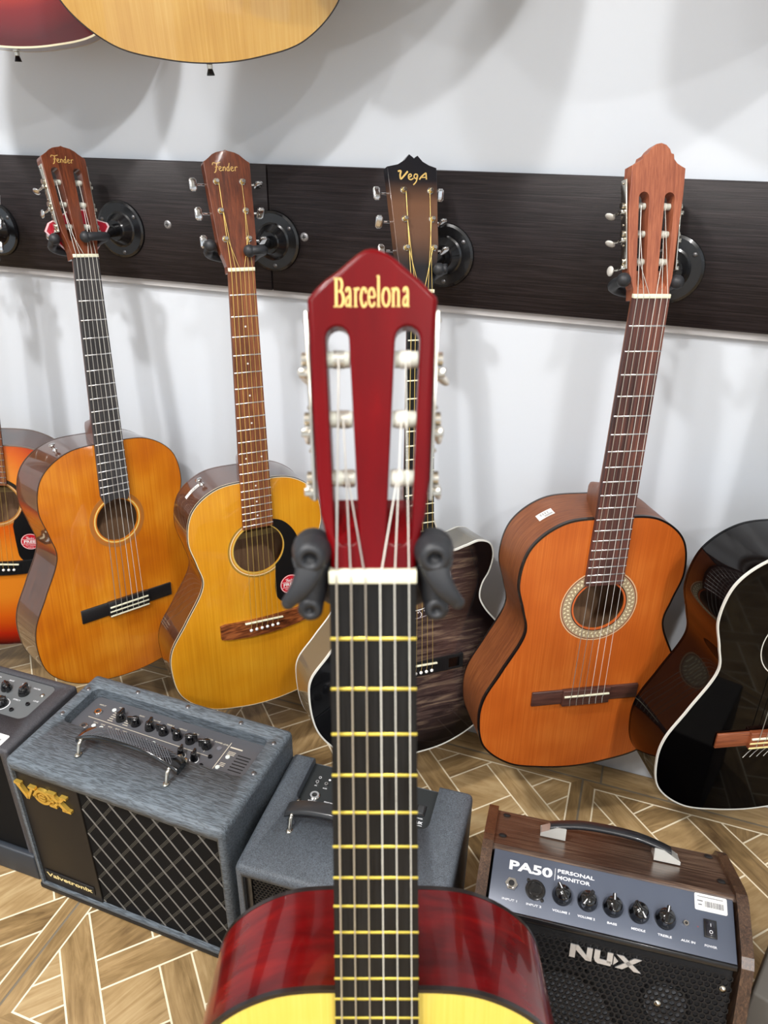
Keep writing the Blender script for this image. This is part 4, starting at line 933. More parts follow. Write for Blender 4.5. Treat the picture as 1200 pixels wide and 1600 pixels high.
# ------------------------------------------------------------------ hangers, stand, red card
def hanger(key, dx, dz, label, px):
    E = empty('wall_hanger', label, 'guitar hanger', T(dx, -0.018, dz), 'guitar hangers on the dark board')
    mb = MB(); mb.lathe([(0.0001, 0.020), (0.017, 0.020), (0.019, 0.018), (0.028, 0.0065), (0.031, 0.005), (0.045, 0.005), (0.049, 0.0035), (0.050, 0.0)], 40, RX(pi / 2)); pl = mb.build('wall_plate', M_blacksteel, E)
    for a in (35, 155, 275):
        mb = MB(); mb.lathe([(0.0001, 0.0066), (0.0028, 0.0063), (0.0036, 0.005)], 12, RX(pi / 2) @ T(0.0395 * cos(radians(a)), 0.0395 * sin(radians(a)) * 1, 0), sharp=False); mb.build('screw', plain('dark_zinc', rgb(120, 120, 122), 0.35, 0.8) if a == 35 else bpy.data.materials['dark_zinc'], pl)
    G = posem(key); inv = T(dx, -0.018, dz).inverted()
    def wp(x, y, z): return inv @ (G @ Vector((x / 1000, y / 1000, z / 1000)))
    c = wp(0, px[1][1] - 22, -46)
    mb = MB(); mb.tube([(0, -0.018, 0), (0, -0.03, 0)], 0.011, 16); mb.tube([(0, -0.026, 0), Vector((0, -0.026, 0)).lerp(c, 0.5), c], 0.0085, 14); mb.build('arm', M_blacksteel, E)
    for s_, (bx, by, bz) in ((-1, px[0]), (1, px[1])):
        ox = s_ * max(abs(bx), 38) if s_ < 0 else max(bx, 37)
        P = [wp(0, by - 22, -46), wp(s_ * 20, by - 20, -47), wp(ox * .92, by - 14, -42), wp(ox + s_ * 1, by - 7, -28)]
        if s_ > 0 and bx < 34: P += [wp(38, by - 2, bz - 9), wp(36, by + 1, bz + 1), wp(bx + 10, by + 1, bz + 4), wp(bx, by, bz)]
        else: P += [wp(ox, by - 3, bz - 8), wp(bx, by, bz)]
        Q = cat(P, 4)
        mb = MB(); mb.tube(Q, 0.0072, 12); mb.ball(tuple(wp(bx, by, bz)), 0.0096, 16); mb.build('yoke_prong', M_rubber, E)
    return E
hanger('G1', -0.936, 1.000, 'black round wall hanger holding the amber classical guitar', ((-41, 29, -20), (2, 32.7, 3)))
hanger('G2', -0.627, 0.997, 'black round wall hanger holding the honey-yellow acoustic guitar', ((-42, 38, -20), (14, 30.3, 2)))
hanger('G3', -0.325, 0.993, 'black round wall hanger holding the dark cutaway guitar', ((-42, 34, -16), (29, 34.8, 2)))
hanger('G4', 0.017, 0.996, 'black round wall hanger holding the orange satin classical guitar', ((-40, 22.5, -8), (37, 20, -8)))
hanger('G5', 0.31, 1.0, 'black round wall hanger holding the black classical guitar', ((-40, 22.5, -8), (40, 20, -8)))
hanger('G0', -1.224, 0.985, 'black round wall hanger at the left edge of the board', ((-42, 30, -16), (42, 30, -16)))

E = posem('G1'); M_card = plain('red_gloss_card', rgb(178, 16, 44), 0.3, coat=0.6)
tg = empty('promo_card', 'red pointed cardboard tag with white edge behind the amber guitar head', 'card', E @ T(0, 0, 0))
C = [(-51, 41), (-44, 54), (-26, 63), (-2, 78), (30, 76), (44, 60), (60, 56), (63, 50), (44, 20), (30, 4), (-16, 7), (-22, 12)]
mb = MB(); mb.extrude([C], -33, -34.2); mb.build('card', M_card, tg, scale=0.001)
mb = MB(); mb.extrude([[(x * 1.0, y) for x, y in C], [(x * .94 + .3, 42 + (y - 42) * .94) for x, y in C]], -32.6, -33.2); mb.build('card_edge', plain('pinkish_white_edge', rgb(236, 200, 205), 0.4), tg, scale=0.001)

# floor stand of the front guitar
G = posem('G6'); ST = empty('guitar_stand', 'black guitar stand with rubber yoke arms holding the front red guitar', 'guitar stand', T(-0.10, -0.80, 0))
inv = T(-0.10, -0.80, 0).inverted()
def wp(x, y, z): return inv @ (G @ Vector((x / 1000, y / 1000, z / 1000)))
top = wp(0, -40, -50); mb = MB(); mb.tube([(0, 0, 0.12), top * 0.5 + Vector((0, 0, 0.06)), top], 0.0115, 16); mb.tube([(0, 0, 0.10), (0, 0, 0.40)], 0.015, 16); mb.build('pole', M_blacksteel, ST)
for a in (80, 215, 325):
    d = Vector((cos(radians(a)), sin(radians(a)), 0)); mb = MB(); mb.tube([d * 0.01 + Vector((0, 0, 0.30)), d * 0.09 + Vector((0, 0, 0.20)), d * 0.27 + Vector((0, 0, 0.012))], 0.009, 12)
    lg = mb.build('leg', M_blacksteel, ST); mb = MB(); mb.ball(tuple(d * 0.27 + Vector((0, 0, 0.012))), 0.0125, 12); mb.build('rubber_foot', M_rubber, lg)
for s_, rr_ in ((-1, 0), (1, 1)):
    P = [wp(s_ * a, b, c) for a, b, c in ((0, -34, -52), (22, -30, -52), (36, -16, -44), (39, 0, -24), (37, 14, -4))]
    mb = MB(); mb.tube(cat(P, 4), [0.0095] * 16 + [0.0105], 14); arm_ = mb.build('yoke_arm', M_rubber, ST)
    # ribbed rubber boss facing the viewer
    mb = MB(); Mb = inv @ G @ SC(.001, .001, .001) @ T(s_ * 36, 17.5, -2)
    mb.lathe([(11, -16), (12, -11), (11, -8), (12, -5), (11.2, -1), (9.6, 4), (8.4, 8.5), (6.0, 9.2), (4.2, 9.0), (3.8, 3.5), (0.01, 3.4)], 28, Mb, sharp=False)
    mb.build('rubber_boss', M_rubber, arm_)
    # lever tab curling down and outwards
    mb = MB(); tp = [(s_ * 36, 14, 3), (s_ * 38, 7, 5.5), (s_ * 41.5, 0, 7), (s_ * 46, -6, 7), (s_ * 49.5, -10, 6)]
    V = []; N = 12
    CC = cat(tp, 4); WW = [8.5 - 4.2 * (i / (len(CC) - 1)) for i in range(len(CC))]
    for i, p in enumerate(CC):
        for k in range(N):
            a = 2 * pi * k / N; V.append((p.x + WW[i] * cos(a) * .95, p.y + WW[i] * cos(a) * .35 * -s_ * -1 * (1 if s_ > 0 else 1), p.z + 3.2 * sin(a)))
    F = [(i * N + k, i * N + (k + 1) % N, (i + 1) * N + (k + 1) % N, (i + 1) * N + k) for i in range(len(CC) - 1) for k in range(N)]
    mb.add(V, F, True, 0, inv @ G @ SC(.001, .001, .001)); e_ = CC[-1]; mb.ball((e_.x, e_.y, e_.z), 4.2, 12, inv @ G @ SC(.001, .001, .001), sc=(1, 1, .8))
    mb.build('release_lever', M_rubber, arm_)
    mb = MB(); Mb = inv @ G @ SC(.001, .001, .001)
    mb.tube([(s_ * 33, 14, -14), (s_ * 36, -4, -14), (s_ * 38, -18, -10)], [10, 9.5, 7.5], 16, Mb); mb.lathe([(7.5, -8), (7.6, 3), (5.5, 6), (2.6, 6), (2.4, 3.5), (0.01, 3.4)], 20, Mb @ T(s_ * 38, -19, -8), sharp=False)
    mb.build('lower_pad', M_rubber, arm_)

# ------------------------------------------------------------------ amplifiers
def tolex(name, c, bs, strength, wavy=True, rough=0.55):
    mt, nt, b = newmat(name); L = nt.links.new; b.inputs['Base Color'].default_value = c; b.inputs['Roughness'].default_value = rough
    tc = nt.nodes.new('ShaderNodeTexCoord'); mp = nt.nodes.new('ShaderNodeMapping'); mp.inputs['Scale'].default_value = bs; L(tc.outputs['Object'], mp.inputs['Vector'])
    n = nt.nodes.new('ShaderNodeTexNoise'); n.inputs['Scale'].default_value = 1; n.inputs['Detail'].default_value = 2; n.inputs['Distortion'].default_value = 0.8 if wavy else 3.0; L(mp.outputs[0], n.inputs['Vector'])
    bp = nt.nodes.new('ShaderNodeBump'); bp.inputs['Strength'].default_value = strength; bp.inputs['Distance'].default_value = 0.0015
    L(n.outputs['Fac'], bp.inputs['Height']); L(bp.outputs['Normal'], b.inputs['Normal'])
    cc = ramp(nt, n.outputs['Fac'], [(0.4, (c[0] * .6, c[1] * .6, c[2] * .6, 1)), (0.6, (c[0] * 1.25, c[1] * 1.25, c[2] * 1.25, 1))]); L(cc, b.inputs['Base Color'])
    return mt
M_tolex = tolex('ribbed_charcoal_vinyl', rgb(92, 101, 109), (60, 420, 420), 0.9)
M_tolex2 = tolex('grained_charcoal_vinyl', rgb(84, 91, 99), (260, 260, 260), 0.25, False)
M_tolex0 = tolex('smooth_charcoal_vinyl', rgb(66, 66, 71), (300, 300, 300), 0.3, False)
M_panel = plain('charcoal_control_panel', rgb(84, 85, 90), 0.4)
M_panel2 = plain('dark_green_grey_panel', rgb(40, 44, 46), 0.4)
M_panelblk = plain('satin_black_panel', rgb(84, 91, 106), 0.36, 0.15)
M_knob = plain('gloss_black_knob', rgb(10, 10, 12), 0.15, coat=0.8)
M_print = plain('pale_printing', rgb(205, 198, 180), 0.6)
M_printw = plain('white_printing', rgb(228, 230, 234), 0.5)
M_btn = plain('pale_button', rgb(220, 228, 224), 0.35)
M_golds = plain('bright_gold_badge', rgb(240, 200, 92), 0.25, 0.7)
M_silver = plain('silver_badge', rgb(205, 206, 208), 0.28, 0.7)
M_bafflebrown = plain('brown_black_baffle', rgb(26, 22, 19), 0.5, spec=0.35)

def evalmesh(o, name, mats, parent):
    dg = bpy.context.evaluated_depsgraph_get(); me = bpy.data.meshes.new_from_object(o.evaluated_get(dg)); me.name = name
    r = bpy.data.objects.new(name, me); COL.objects.link(r); r.parent = parent; return r
def carve(base, cutters, name, mats, parent):
    o = base.build('tmp_base', mats); cs = []
    for c in cutters:
        co = c.build('tmp_cut', mats[-1] if isinstance(mats, list) else mats); cs.append(co)
        md = o.modifiers.new('b', 'BOOLEAN'); md.operation = 'DIFFERENCE'; md.solver = 'EXACT'; md.object = co
    r = evalmesh(o, name, mats, parent)
    bpy.data.objects.remove(o)
    for c in cs: bpy.data.objects.remove(c)
    return r
def jack(parent, M_, r=0.0075, mt=None, name='jack_socket'):
    mb = MB(); mb.lathe([(r * 1.15, 0), (r * 1.15, 0.0022), (r * .95, 0.0036), (r * .55, 0.0036), (r * .5, 0.001)], 20, M_)
    j = mb.build(name, mt or M_chrome, parent); mb = MB(); mb.lathe([(0.0001, 0.0012), (r * .52, 0.0012)], 16, M_); mb.build('socket_hole', M_blackmat, j); return j
def chicken(parent, M_, ang, r=0.0085, h=0.013, name='knob', mt=None):
    mb = MB(); Mk = M_ @ RZ(ang)
    mb.lathe([(r * 1.1, 0), (r * 1.05, h * .35), (r * .8, h * .8), (r * .7, h), (0.0001, h * 1.03)], 20, Mk, sharp=False)
    mb.box(-r * .32, r * .32, -r * .9, r * 1.6, h * .1, h * 1.12, Mk, bev=r * .18)
    k = mb.build(name, mt or M_knob, parent); return k

# --- large amp with diamond grille
VX = T(-0.8235, -0.6248, 0) @ RZ(radians(-1.02)); VW, VD, VH = 0.389, 0.216, 0.305
A = empty('guitar_amplifier', 'large charcoal guitar amplifier with diamond-patterned grille and gold letter badge', 'amplifier', VX)
FR = 0.012
base = MB(); base.box(0, VW, 0, VD, 0.008, VH, bev=0.009, seg=3)
c1 = MB(); c1.box(FR, VW - FR, -0.05, 0.012, 0.022, VH - 0.02)
c2 = MB(); c2.extrude([rrect(0.026, 0.362, 0.098, 0.184, 0.012)], VH + 0.05, VH - 0.020)
carve(base, [c1, c2], 'cabinet', M_tolex, A)
mb = MB(); mb.box(0.0, VW, 0.0, 0.006, 0.003, 0.016, bev=0.003); mb.build('bottom_rail', M_blackmat, A)
mb = MB(); mb.box(FR, 0.130, 0.004, 0.012, 0.020, VH - 0.016, bev=0.001); bf = mb.build('front_baffle', M_bafflebrown, A)
mb = MB(); mb.box(0.1305, VW - FR, 0.007, 0.0115, 0.020, VH - 0.018); 
M_gc = plain('black_grille_cloth', rgb(8, 8, 9), 0.85, bump=0.4, bscale=900, spec=0.2)
gr = mb.build('grille_cloth', M_gc, A)
M_thr = plain('grey_woven_thread', rgb(118, 116, 112), 0.7); M_thr2 = plain('thin_woven_thread', rgb(72, 70, 64), 0.7)
def grid(sgn, w, off, nm, mt, pitch, tr):
    mb = MB(); x0, x1, z0, z1 = 0.1315, VW - FR - .001, 0.024, VH - 0.021; sl = 1.37
    zz = -2.0
    c = -1.2
    while c < 1.6:
        for o_ in off:
            # line z = sgn*sl*(x-x0) + c
            P = []
            for x in (x0, x1): 
                z = sgn * sl * (x - x0) + c + o_; P.append((x, z))
            Q = []
            (xa, za), (xb, zb_) = P
            for (lim) in (z0, z1):
                if (za - lim) * (zb_ - lim) < 0: t_ = (lim - za) / (zb_ - za); Q.append((xa + t_ * (xb - xa), lim))
            for p in P:
                if z0 <= p[1] <= z1: Q.append(p)
            if len(Q) >= 2:
                Q = sorted(Q)[:2] if len(Q) == 2 else [min(Q), max(Q)]
                stroke(mb, Q, w, T(0, 0.0068, 0) @ RX(pi / 2), tr, False)
        c += pitch
    mb.build(nm, mt, gr)
grid(-1, 0.0030, (0.0,), 'silver_thread', M_thr, 0.0534, 0.0005)
grid(1, 0.0008, (-0.0032, 0.0, 0.0032), 'thin_thread', M_thr2, 0.0534, 0.0003)
# badge
bg = MB(); MBd = T(0.012, 0.0035, 0) @ RX(pi / 2)
def bs(P, w, sm=False): stroke(bg, P, w, MBd, 0.006, sm)
bs([(0.006, 0.260), (0.022, 0.234)], 0.0062); bs([(0.022, 0.234), (0.034, 0.259)], 0.0045); bs([(0.000, 0.261), (0.013, 0.261)], 0.0042); bs([(0.027, 0.260), (0.040, 0.260)], 0.0042)
bs(arc(0.052, 0.2475, 0.0135, 0, 360, 28, 0.0125), 0.0048, False); bs(arc(0.052, 0.2475, 0.0065, 40, 320, 16), 0.0026, False); bs([(0.046, 0.2475), (0.058, 0.2475)], 0.0024)
bs([(0.070, 0.260), (0.096, 0.235)], 0.0066); bs([(0.094, 0.260), (0.072, 0.236)], 0.0042); bs([(0.063, 0.261), (0.078, 0.261)], 0.0042); bs([(0.088, 0.261), (0.100, 0.261)], 0.004); bs([(0.064, 0.2355), (0.078, 0.2355)], 0.004); bs([(0.088, 0.2345), (0.104, 0.2345)], 0.0045)
bs([(0.034, 0.246), (0.042, 0.246)], 0.004); bs([(0.062, 0.246), (0.074, 0.246)], 0.004)
bg.build('letter_badge', M_golds, bf)
mb = MB(); mb.box(0.018, 0.119, 0.0022, 0.004, 0.037, 0.056, bev=0.0006); npl = mb.build('name_plate', M_blackmat, bf)
mb = MB(); text(mb, 'Valvetronix', 0.022, 0.0420, 0.093, 0.0095, T(0, 0.0021, 0) @ RX(pi / 2), bold=0.02); mb.build('name_lettering', plain('pale_gold_print', rgb(234, 214, 150), 0.4), npl)
# control panel in the recess
PZ = VH - 0.0195
mb = MB(); mb.extrude([rrect(0.0265, 0.3615, 0.0985, 0.1835, 0.012)], PZ + 0.0015, PZ - 0.0005); cp = mb.build('control_panel', M_panel, A)
PT = T(0, 0, PZ + 0.0016)
# printing
mb = MB()
stroke(mb, [(0.045, 0.1365), (0.285, 0.1315)], 0.0009, PT, 0.0002); stroke(mb, [(0.300, 0.170), (0.300, 0.108)], 0.0011, PT, 0.0002); stroke(mb, [(0.270, 0.150), (0.268, 0.137)], 0.0007, PT, 0.0002)
for x, y, t_ in [(0.050, 0.166, 'INPUT'), (0.083, 0.172, 'AMP'), (0.128, 0.168, 'GAIN'), (0.158, 0.167, 'VOLUME'), (0.185, 0.167, 'TREBLE'), (0.210, 0.166, 'MIDDLE'), (0.236, 0.165, 'BASS'), (0.262, 0.163, 'MASTER'), (0.286, 0.162, 'POWER LEVEL')]:
    text(mb, t_, x, y, 0.0022 * len(t_) + 0.001, 0.0026, PT, align='c')
for i in range(5):
    for s_ in (-1, 1): mb.box(0.100 + s_ * 0.015 - .005, 0.100 + s_ * 0.015 + .005 - .002 * (i % 2), 0.1405 + i * 0.0046, 0.1418 + i * 0.0046, 0, 0.0002, PT)
for i in range(5): text(mb, ['CH1', 'CH2', 'BANK', 'EDIT', 'MAN'][i], 0.066 + i * 0.0145, 0.128, 0.008, 0.0022, PT, align='c')
for c_ in range(3):
    for r_ in range(3): mb.box(0.155 + c_ * 0.016 - .005, 0.155 + c_ * 0.016 + .004 + .001 * (r_ % 2), 0.1055 - r_ * 0.0, 0.1067, 0, 0.0002, PT @ T(0, 0.004 * r_ - 0.002, 0))
mb.box(0.215, 0.228, 0.1065, 0.1078, 0, 0.0002, PT); mb.box(0.303, 0.325, 0.160, 0.1625, 0, 0.0002, PT)
for i in range(3): mb.box(0.305, 0.318, 0.146 + i * .003, 0.147 + i * .003, 0, 0.0002, PT); mb.box(0.305, 0.314, 0.121 + i * .003, 0.122 + i * .003, 0, 0.0002, PT)
mb.build('panel_printing', M_print, cp)
mb = MB(); text(mb, 'VOX', 0.0, 0.0, 0.026, 0.0068, PT @ T(0.322, 0.1035, 0), bold=0.03); mb.build('panel_logo', plain('copper_print', rgb(206, 160, 120), 0.4), cp)
for x, y in [(0.054, 0.150), (0.054, 0.114)]: jack(cp, PT @ T(x, y, 0), 0.0062)
ka = [0.1, 1.9, 0.2, 1.6, 1.3, -1.2, 1.9]
for i, x in enumerate([0.100, 0.130, 0.158, 0.185, 0.212, 0.236, 0.267]): chicken(cp, PT @ T(x, 0.150 - .0003 * i, 0), ka[i], 0.0078, 0.014)
for x in (0.240, 0.264):
    k = chicken(cp, PT @ T(x, 0.117, 0), 0.2, 0.0058, 0.015); mb = MB(); mb.lathe([(0.0075, 0), (0.0075, 0.0006), (0.0062, 0.0006)], 18, PT @ T(x, 0.117, 0)); mb.build('knob_ring', M_printw, k)
for x, y in [(0.076, 0.164)] + [(0.068 + i * 0.0145, 0.1215) for i in range(5)] + [(0.152 + i * 0.0155, 0.1235) for i in range(3)] + [(0.212, 0.1155), (0.310, 0.141), (0.306, 0.117)]:
    mb = MB(); mb.lathe([(0.0038, 0), (0.0038, 0.0012), (0.003, 0.0018), (0.0001, 0.002)], 14, PT @ T(x, y, 0)); mb.build('push_button', M_btn, cp)
for x, y in [(0.284, 0.131), (0.281, 0.110)]: jack(cp, PT @ T(x, y, 0), 0.003, M_blacksteel, 'mini_socket')
mb = MB(); mb.lathe([(0.0042, 0), (0.0042, 0.001), (0.0001, 0.0013)], 14, PT @ T(0.288, 0.1525, 0)); mb.build('power_lamp', plain('smoked_lens', rgb(110, 112, 120), 0.2), cp)
mb = MB()
for i in range(6): mb.box(0.323, 0.346, 0.118 + i * 0.0062, 0.1198 + i * 0.0062, 0, 0.0004, PT)
mb.build('slider_slots', M_blackmat, cp)
for (x, y) in [(0.016, 0.112), (0.016, 0.176), (0.100, 0.200), (0.200, 0.200), (0.302, 0.199), (0.373, 0.178), (0.374, 0.112)]:
    mb = MB(); mb.lathe([(0.0042, 0), (0.0036, 0.0012), (0.0001, 0.0016)], 12, T(x, y, VH), sharp=False); mb.build('panel_screw', bpy.data.materials['dark_zinc'], A)
# handle
def strap_handle(par, x0, x1, y, z, rise, w, th, mt, pat=None, name='handle', end_mt=None):
    N = 24; V = []; sec = [(-w / 2, 0), (-w / 2 + .003, th / 2), (w / 2 - .003, th / 2), (w / 2, 0), (w / 2 - .003, -th / 2), (-w / 2 + .003, -th / 2)]
    for i in range(N + 1):
        t = i / N; x = x0 + (x1 - x0) * t; zz = z + rise * (1 - (2 * t - 1) ** 4) * 0.6 + rise * .4 * sin(pi * t); k = 1.12 if t < .08 or t > .92 else 1
        for (a, b) in sec: V.append((x, y + a, zz + b * k))
    F = [(i * 6 + k, i * 6 + (k + 1) % 6, (i + 1) * 6 + (k + 1) % 6, (i + 1) * 6 + k) for i in range(N) for k in range(6)]
    mb = MB(); mb.add(V, [f[::-1] for f in F], True); mb.add(V[:6], [list(range(6))]); mb.add(V[-6:], [list(range(6))[::-1]])
    h = mb.build(name, mt, par); bvm = h.modifiers.new('b', 'BEVEL'); bvm.width = 0.0012; bvm.segments = 2; bvm.limit_method = 'ANGLE'
    if pat:
        mb = MB()
        for i in range(30):
            t = .1 + .8 * i / 29; x = x0 + (x1 - x0) * t
            for s_ in ((-1, 1) if t > .3 else (1,)):
                P = []
                for j in range(5):
                    q = (j / 4 - .5); tt = min(max(t + s_ * q * .13, .06), .94); zz = z + rise * (1 - (2 * tt - 1) ** 4) * 0.6 + rise * .4 * sin(pi * tt) + th / 2 + .0003; P.append((x0 + (x1 - x0) * tt, y + q * (w - .007), zz))
                mb.tube(P, 0.0005, 4)
        mb.build('woven_ridges', pat, h)
    for x in (x0 + .012, x1 - .012):
        mb = MB()
        for s_ in (-1, 1):
            mb.tube([(x, y + s_ * w * .42, z + .006), (x, y + s_ * (w * .5 + .004), z + .004), (x, y + s_ * (w * .5 + .010), z - .012)], 0.0032, 10)
            mb.ball((x, y + s_ * (w * .5 + .011), z - .013), .0052, 12, sc=(1, 1.25, .5)); mb.ball((x, y + s_ * w * .5, z + .006), .0036, 10)
        mb.build('handle_anchor', M_nickel, h)
    return h
strap_handle(A, 0.092, 0.276, 0.070, VH + 0.015, 0.022, 0.026, 0.010, M_knob, plain('handle_ridge', rgb(96, 98, 104), 0.35))

# --- left amp (cut by the frame)
LX = T(-1.26, -0.612, 0) @ RZ(radians(0.5)); LW, LD, LH = 0.425, 0.168, 0.297
A = empty('guitar_amplifier', 'black guitar amplifier at the left edge with white price label on top', 'amplifier', LX)
base = MB(); base.box(0, LW, 0, LD, 0.006, LH, bev=0.006, seg=3)
c1 = MB(); c1.box(0.014, LW - 0.014, -0.05, 0.010, 0.03, LH - 0.012)
c2 = MB(); c2.extrude([rrect(0.03, 0.398, 0.066, 0.152, 0.014)], LH + 0.05, LH - 0.003)
carve(base, [c1, c2], 'cabinet', M_tolex0, A)
mb = MB(); mb.box(0.014, LW - 0.014, 0.006, 0.0098, 0.03, LH - 0.012); mb.build('grille_cloth', M_gc, A)
mb = MB(); mb.box(0.0, LW, -0.006, 0.006, 0.002, 0.060, bev=0.003); mb.build('bottom_rail', plain('blue_black_vinyl', rgb(44, 50, 58), 0.5), A)
mb = MB(); mb.extrude([rrect(0.0305, 0.3975, 0.0665, 0.1515, 0.014)], LH - 0.0014, LH - 0.0032); cp = mb.build('control_panel', plain('slate_panel', rgb(98, 102, 104), 0.45), A)
PT = T(0, 0, LH - 0.0013)
ka = [0.2, 0.9, 0.4, 1.9, 0.1, -2.2]
for i, x in enumerate([0.10, 0.15, 0.20, 0.246, 0.279, 0.315, 0.352]): chicken(cp, PT @ T(x, 0.120, 0), ka[i % 6], 0.0085, 0.013)
for x, y in [(0.262, 0.088), (0.21, 0.088), (0.16, 0.088)]: chicken(cp, PT @ T(x, y, 0), 0.6, 0.0085, 0.012)
k = chicken(cp, PT @ T(0.335, 0.086, 0), 2.2, 0.011, 0.013); mb = MB(); mb.lathe([(0.0145, 0), (0.0145, 0.0005), (0.0128, 0.0005)], 24, PT @ T(0.335, 0.086, 0)); mb.build('knob_ring', M_printw, k)
for x, y in [(0.378, 0.100), (0.362, 0.080)]: jack(cp, PT @ T(x, y, 0), 0.0032, M_blacksteel, 'mini_socket')
mb = MB(); mb.lathe([(0.0042, 0), (0.004, 0.002), (0.0001, 0.003)], 14, PT @ T(0.386, 0.126, 0), sharp=False); mb.build('power_lamp', M_nickel, cp)
mb = MB()
for x, y, t_ in [(0.279, 0.140, 'GAIN'), (0.308, 0.139, 'BASS'), (0.338, 0.138, 'TREBLE'), (0.365, 0.136, 'MASTER'), (0.385, 0.110, 'LINE'), (0.352, 0.102, 'EFFECT'), (0.292, 0.100, 'A B'), (0.235, 0.142, 'MID')]: text(mb, t_, x, y, 0.0022 * len(t_) + 0.001, 0.0028, PT, align='c')
mb.build('panel_printing', M_printw, cp)
mb = MB(); mb.box(0.16, 0.348, 0.040, 0.063, LH + 0.004, LH + 0.013, bev=0.003); h = mb.build('handle', M_blackpl, A)
mb = MB(); mb.box(0.16, 0.18, 0.044, 0.06, LH - 0.001, LH + 0.006); mb.box(0.325, 0.345, 0.044, 0.06, LH - 0.001, LH + 0.006); mb.build('handle_mount', M_blackmat, h)
mb = MB(); mb.lathe([(0.0058, 0.0134), (0.0052, 0.0128), (0.0001, 0.0128)], 16, T(0.333, 0.0515, LH)); mb.build('handle_screw', M_nickel, h)
mb = MB(); mb.extrude([rrect(0.355, 0.406, 0.006, 0.030, 0.003)], LH + 0.0006, LH); lb = mb.build('price_label', M_paper, A)
mb = MB()
for i in range(14): mb.box(0.372 + i * .002, 0.3728 + i * .002 + (.0006 if i % 3 == 0 else 0), 0.010, 0.020, LH + .0005, LH + .0008)
mb.box(0.36, 0.39, 0.024, 0.026, LH + .0005, LH + .0008); mb.build('barcode_print', M_grayink, lb)

# --- small amp behind the neck
def hexgrille(name, w, h, pitch, wall, depth, mt, parent, M_, holes=None):
    mb = MB(); R = pitch / sqrt(3); r = R * (1 - wall / pitch * 1.0); ny = int(h / (1.5 * R)); nx = int(w / pitch)
    for j in range(ny):
        for i in range(nx):
            cx = pitch * (i + .5) + (pitch / 2 if j % 2 else 0); cy = R + j * 1.5 * R
            if cx + pitch / 2 > w: continue
            O = [(cx + R * cos(pi / 6 + k * pi / 3), cy + R * sin(pi / 6 + k * pi / 3)) for k in range(6)]
            I = [(cx + r * cos(pi / 6 + k * pi / 3), cy + r * sin(pi / 6 + k * pi / 3)) for k in range(6)]
            V = [(x, y, 0) for x, y in O] + [(x, y, 0) for x, y in I] + [(x, y, -depth) for x, y in I]
            F = [(k, (k + 1) % 6, 6 + (k + 1) % 6, 6 + k) for k in range(6)] + [(6 + k, 6 + (k + 1) % 6, 12 + (k + 1) % 6, 12 + k) for k in range(6)]
            mb.add(V, F, False, 0, M_)
    return mb.build(name, mt, parent)
NX = T(-0.418, -0.642, 0) @ RZ(radians(3.3)); NW, ND, NH = 0.299, 0.226, 0.260
A = empty('guitar_amplifier', 'small charcoal amplifier half hidden behind the neck of the front guitar', 'amplifier', NX)
base = MB(); base.box(0, NW, 0, ND, 0.006, NH, bev=0.009, seg=3)
c1 = MB(); c1.box(0.013, NW - 0.013, -0.05, 0.016, 0.02, NH - 0.016)
P = [(0.037, 0.30), (0.037, 0.147)] + arc(0.049, 0.147, 0.012, 180, 270, 5) + arc(0.232, 0.149, 0.014, 270, 360, 5) + [(0.246, 0.30)]
c2 = MB(); c2.extrude([P], NH + 0.05, NH - 0.017)
carve(base, [c1, c2], 'cabinet', M_tolex2, A)
mb = MB(); mb.box(0.013, NW - 0.013, 0.0145, 0.016, 0.02, NH - 0.016); mb.build('front_baffle', M_blackmat, A)
M_hex = plain('black_perforated_metal', rgb(34, 34, 36), 0.4, 0.5)
hexgrille('metal_grille', NW - 0.036, NH - 0.046, 0.0062, 0.0016, 0.0015, M_hex, A, T(0.018, 0.010, 0.026) @ RX(pi / 2))
mb = MB(); mb.extrude([[(0.013, 0.020), (NW - .013, 0.020), (NW - .013, NH - .016), (0.013, NH - .016)], [(0.022, 0.029), (0.022, NH - .022), (NW - .022, NH - .022), (NW - .022, 0.029)]], 0, -0.004, T(0, 0.007, 0) @ RX(pi / 2)); mb.build('grille_frame', M_blackpl, A)
mb = MB(); Q = [(0.0375, ND - 0.003), (0.0375, 0.148)] + arc(0.0495, 0.1475, 0.012, 180, 270, 5) + arc(0.2315, 0.1495, 0.014, 270, 360, 5) + [(0.2455, ND - 0.003)]
mb.extrude([Q], NH - 0.015, NH - 0.0172); cp = mb.build('control_panel', M_panel2, A); PT = T(0, 0, NH - 0.0149)
jack(cp, PT @ T(0.060, 0.160, 0), 0.0075); jack(cp, PT @ T(0.055, 0.186, 0), 0.003); jack(cp, PT @ T(0.070, 0.186, 0), 0.003)
mb = MB(); text(mb, 'INPUT', 0.059, 0.149, 0.012, 0.0022, PT, align='c', bold=.02); text(mb, 'AUX', 0.070, 0.178, 0.007, 0.002, PT, align='c', bold=.02); text(mb, 'FOOT SW', 0.085, 0.153, 0.014, 0.0022, PT, align='c', bold=.02)
text(mb, 'POWER', 0.226, 0.165, 0.012, 0.0022, PT, align='c', bold=.02); stroke(mb, arc(0.0555, 0.198, 0.002, 0, 360, 10), 0.0006, PT, .0002, False); stroke(mb, arc(0.054, 0.179, 0.0018, 20, 160, 6), 0.0008, PT, .0002, False)
mb.lathe([(0.002, 0.0003), (0.0001, 0.0003)], 10, PT @ T(0.072, 0.197, 0)); mb.build('panel_printing', M_printw, cp)
mb = MB(); text(mb, 'NUX', 0.226, 0.156, 0.015, 0.0045, PT, bold=0.05, align='c'); mb.box(0.2185, 0.2335, 0.1525, 0.1534, 0, .0003, PT); mb.build('panel_logo', M_printw, cp)
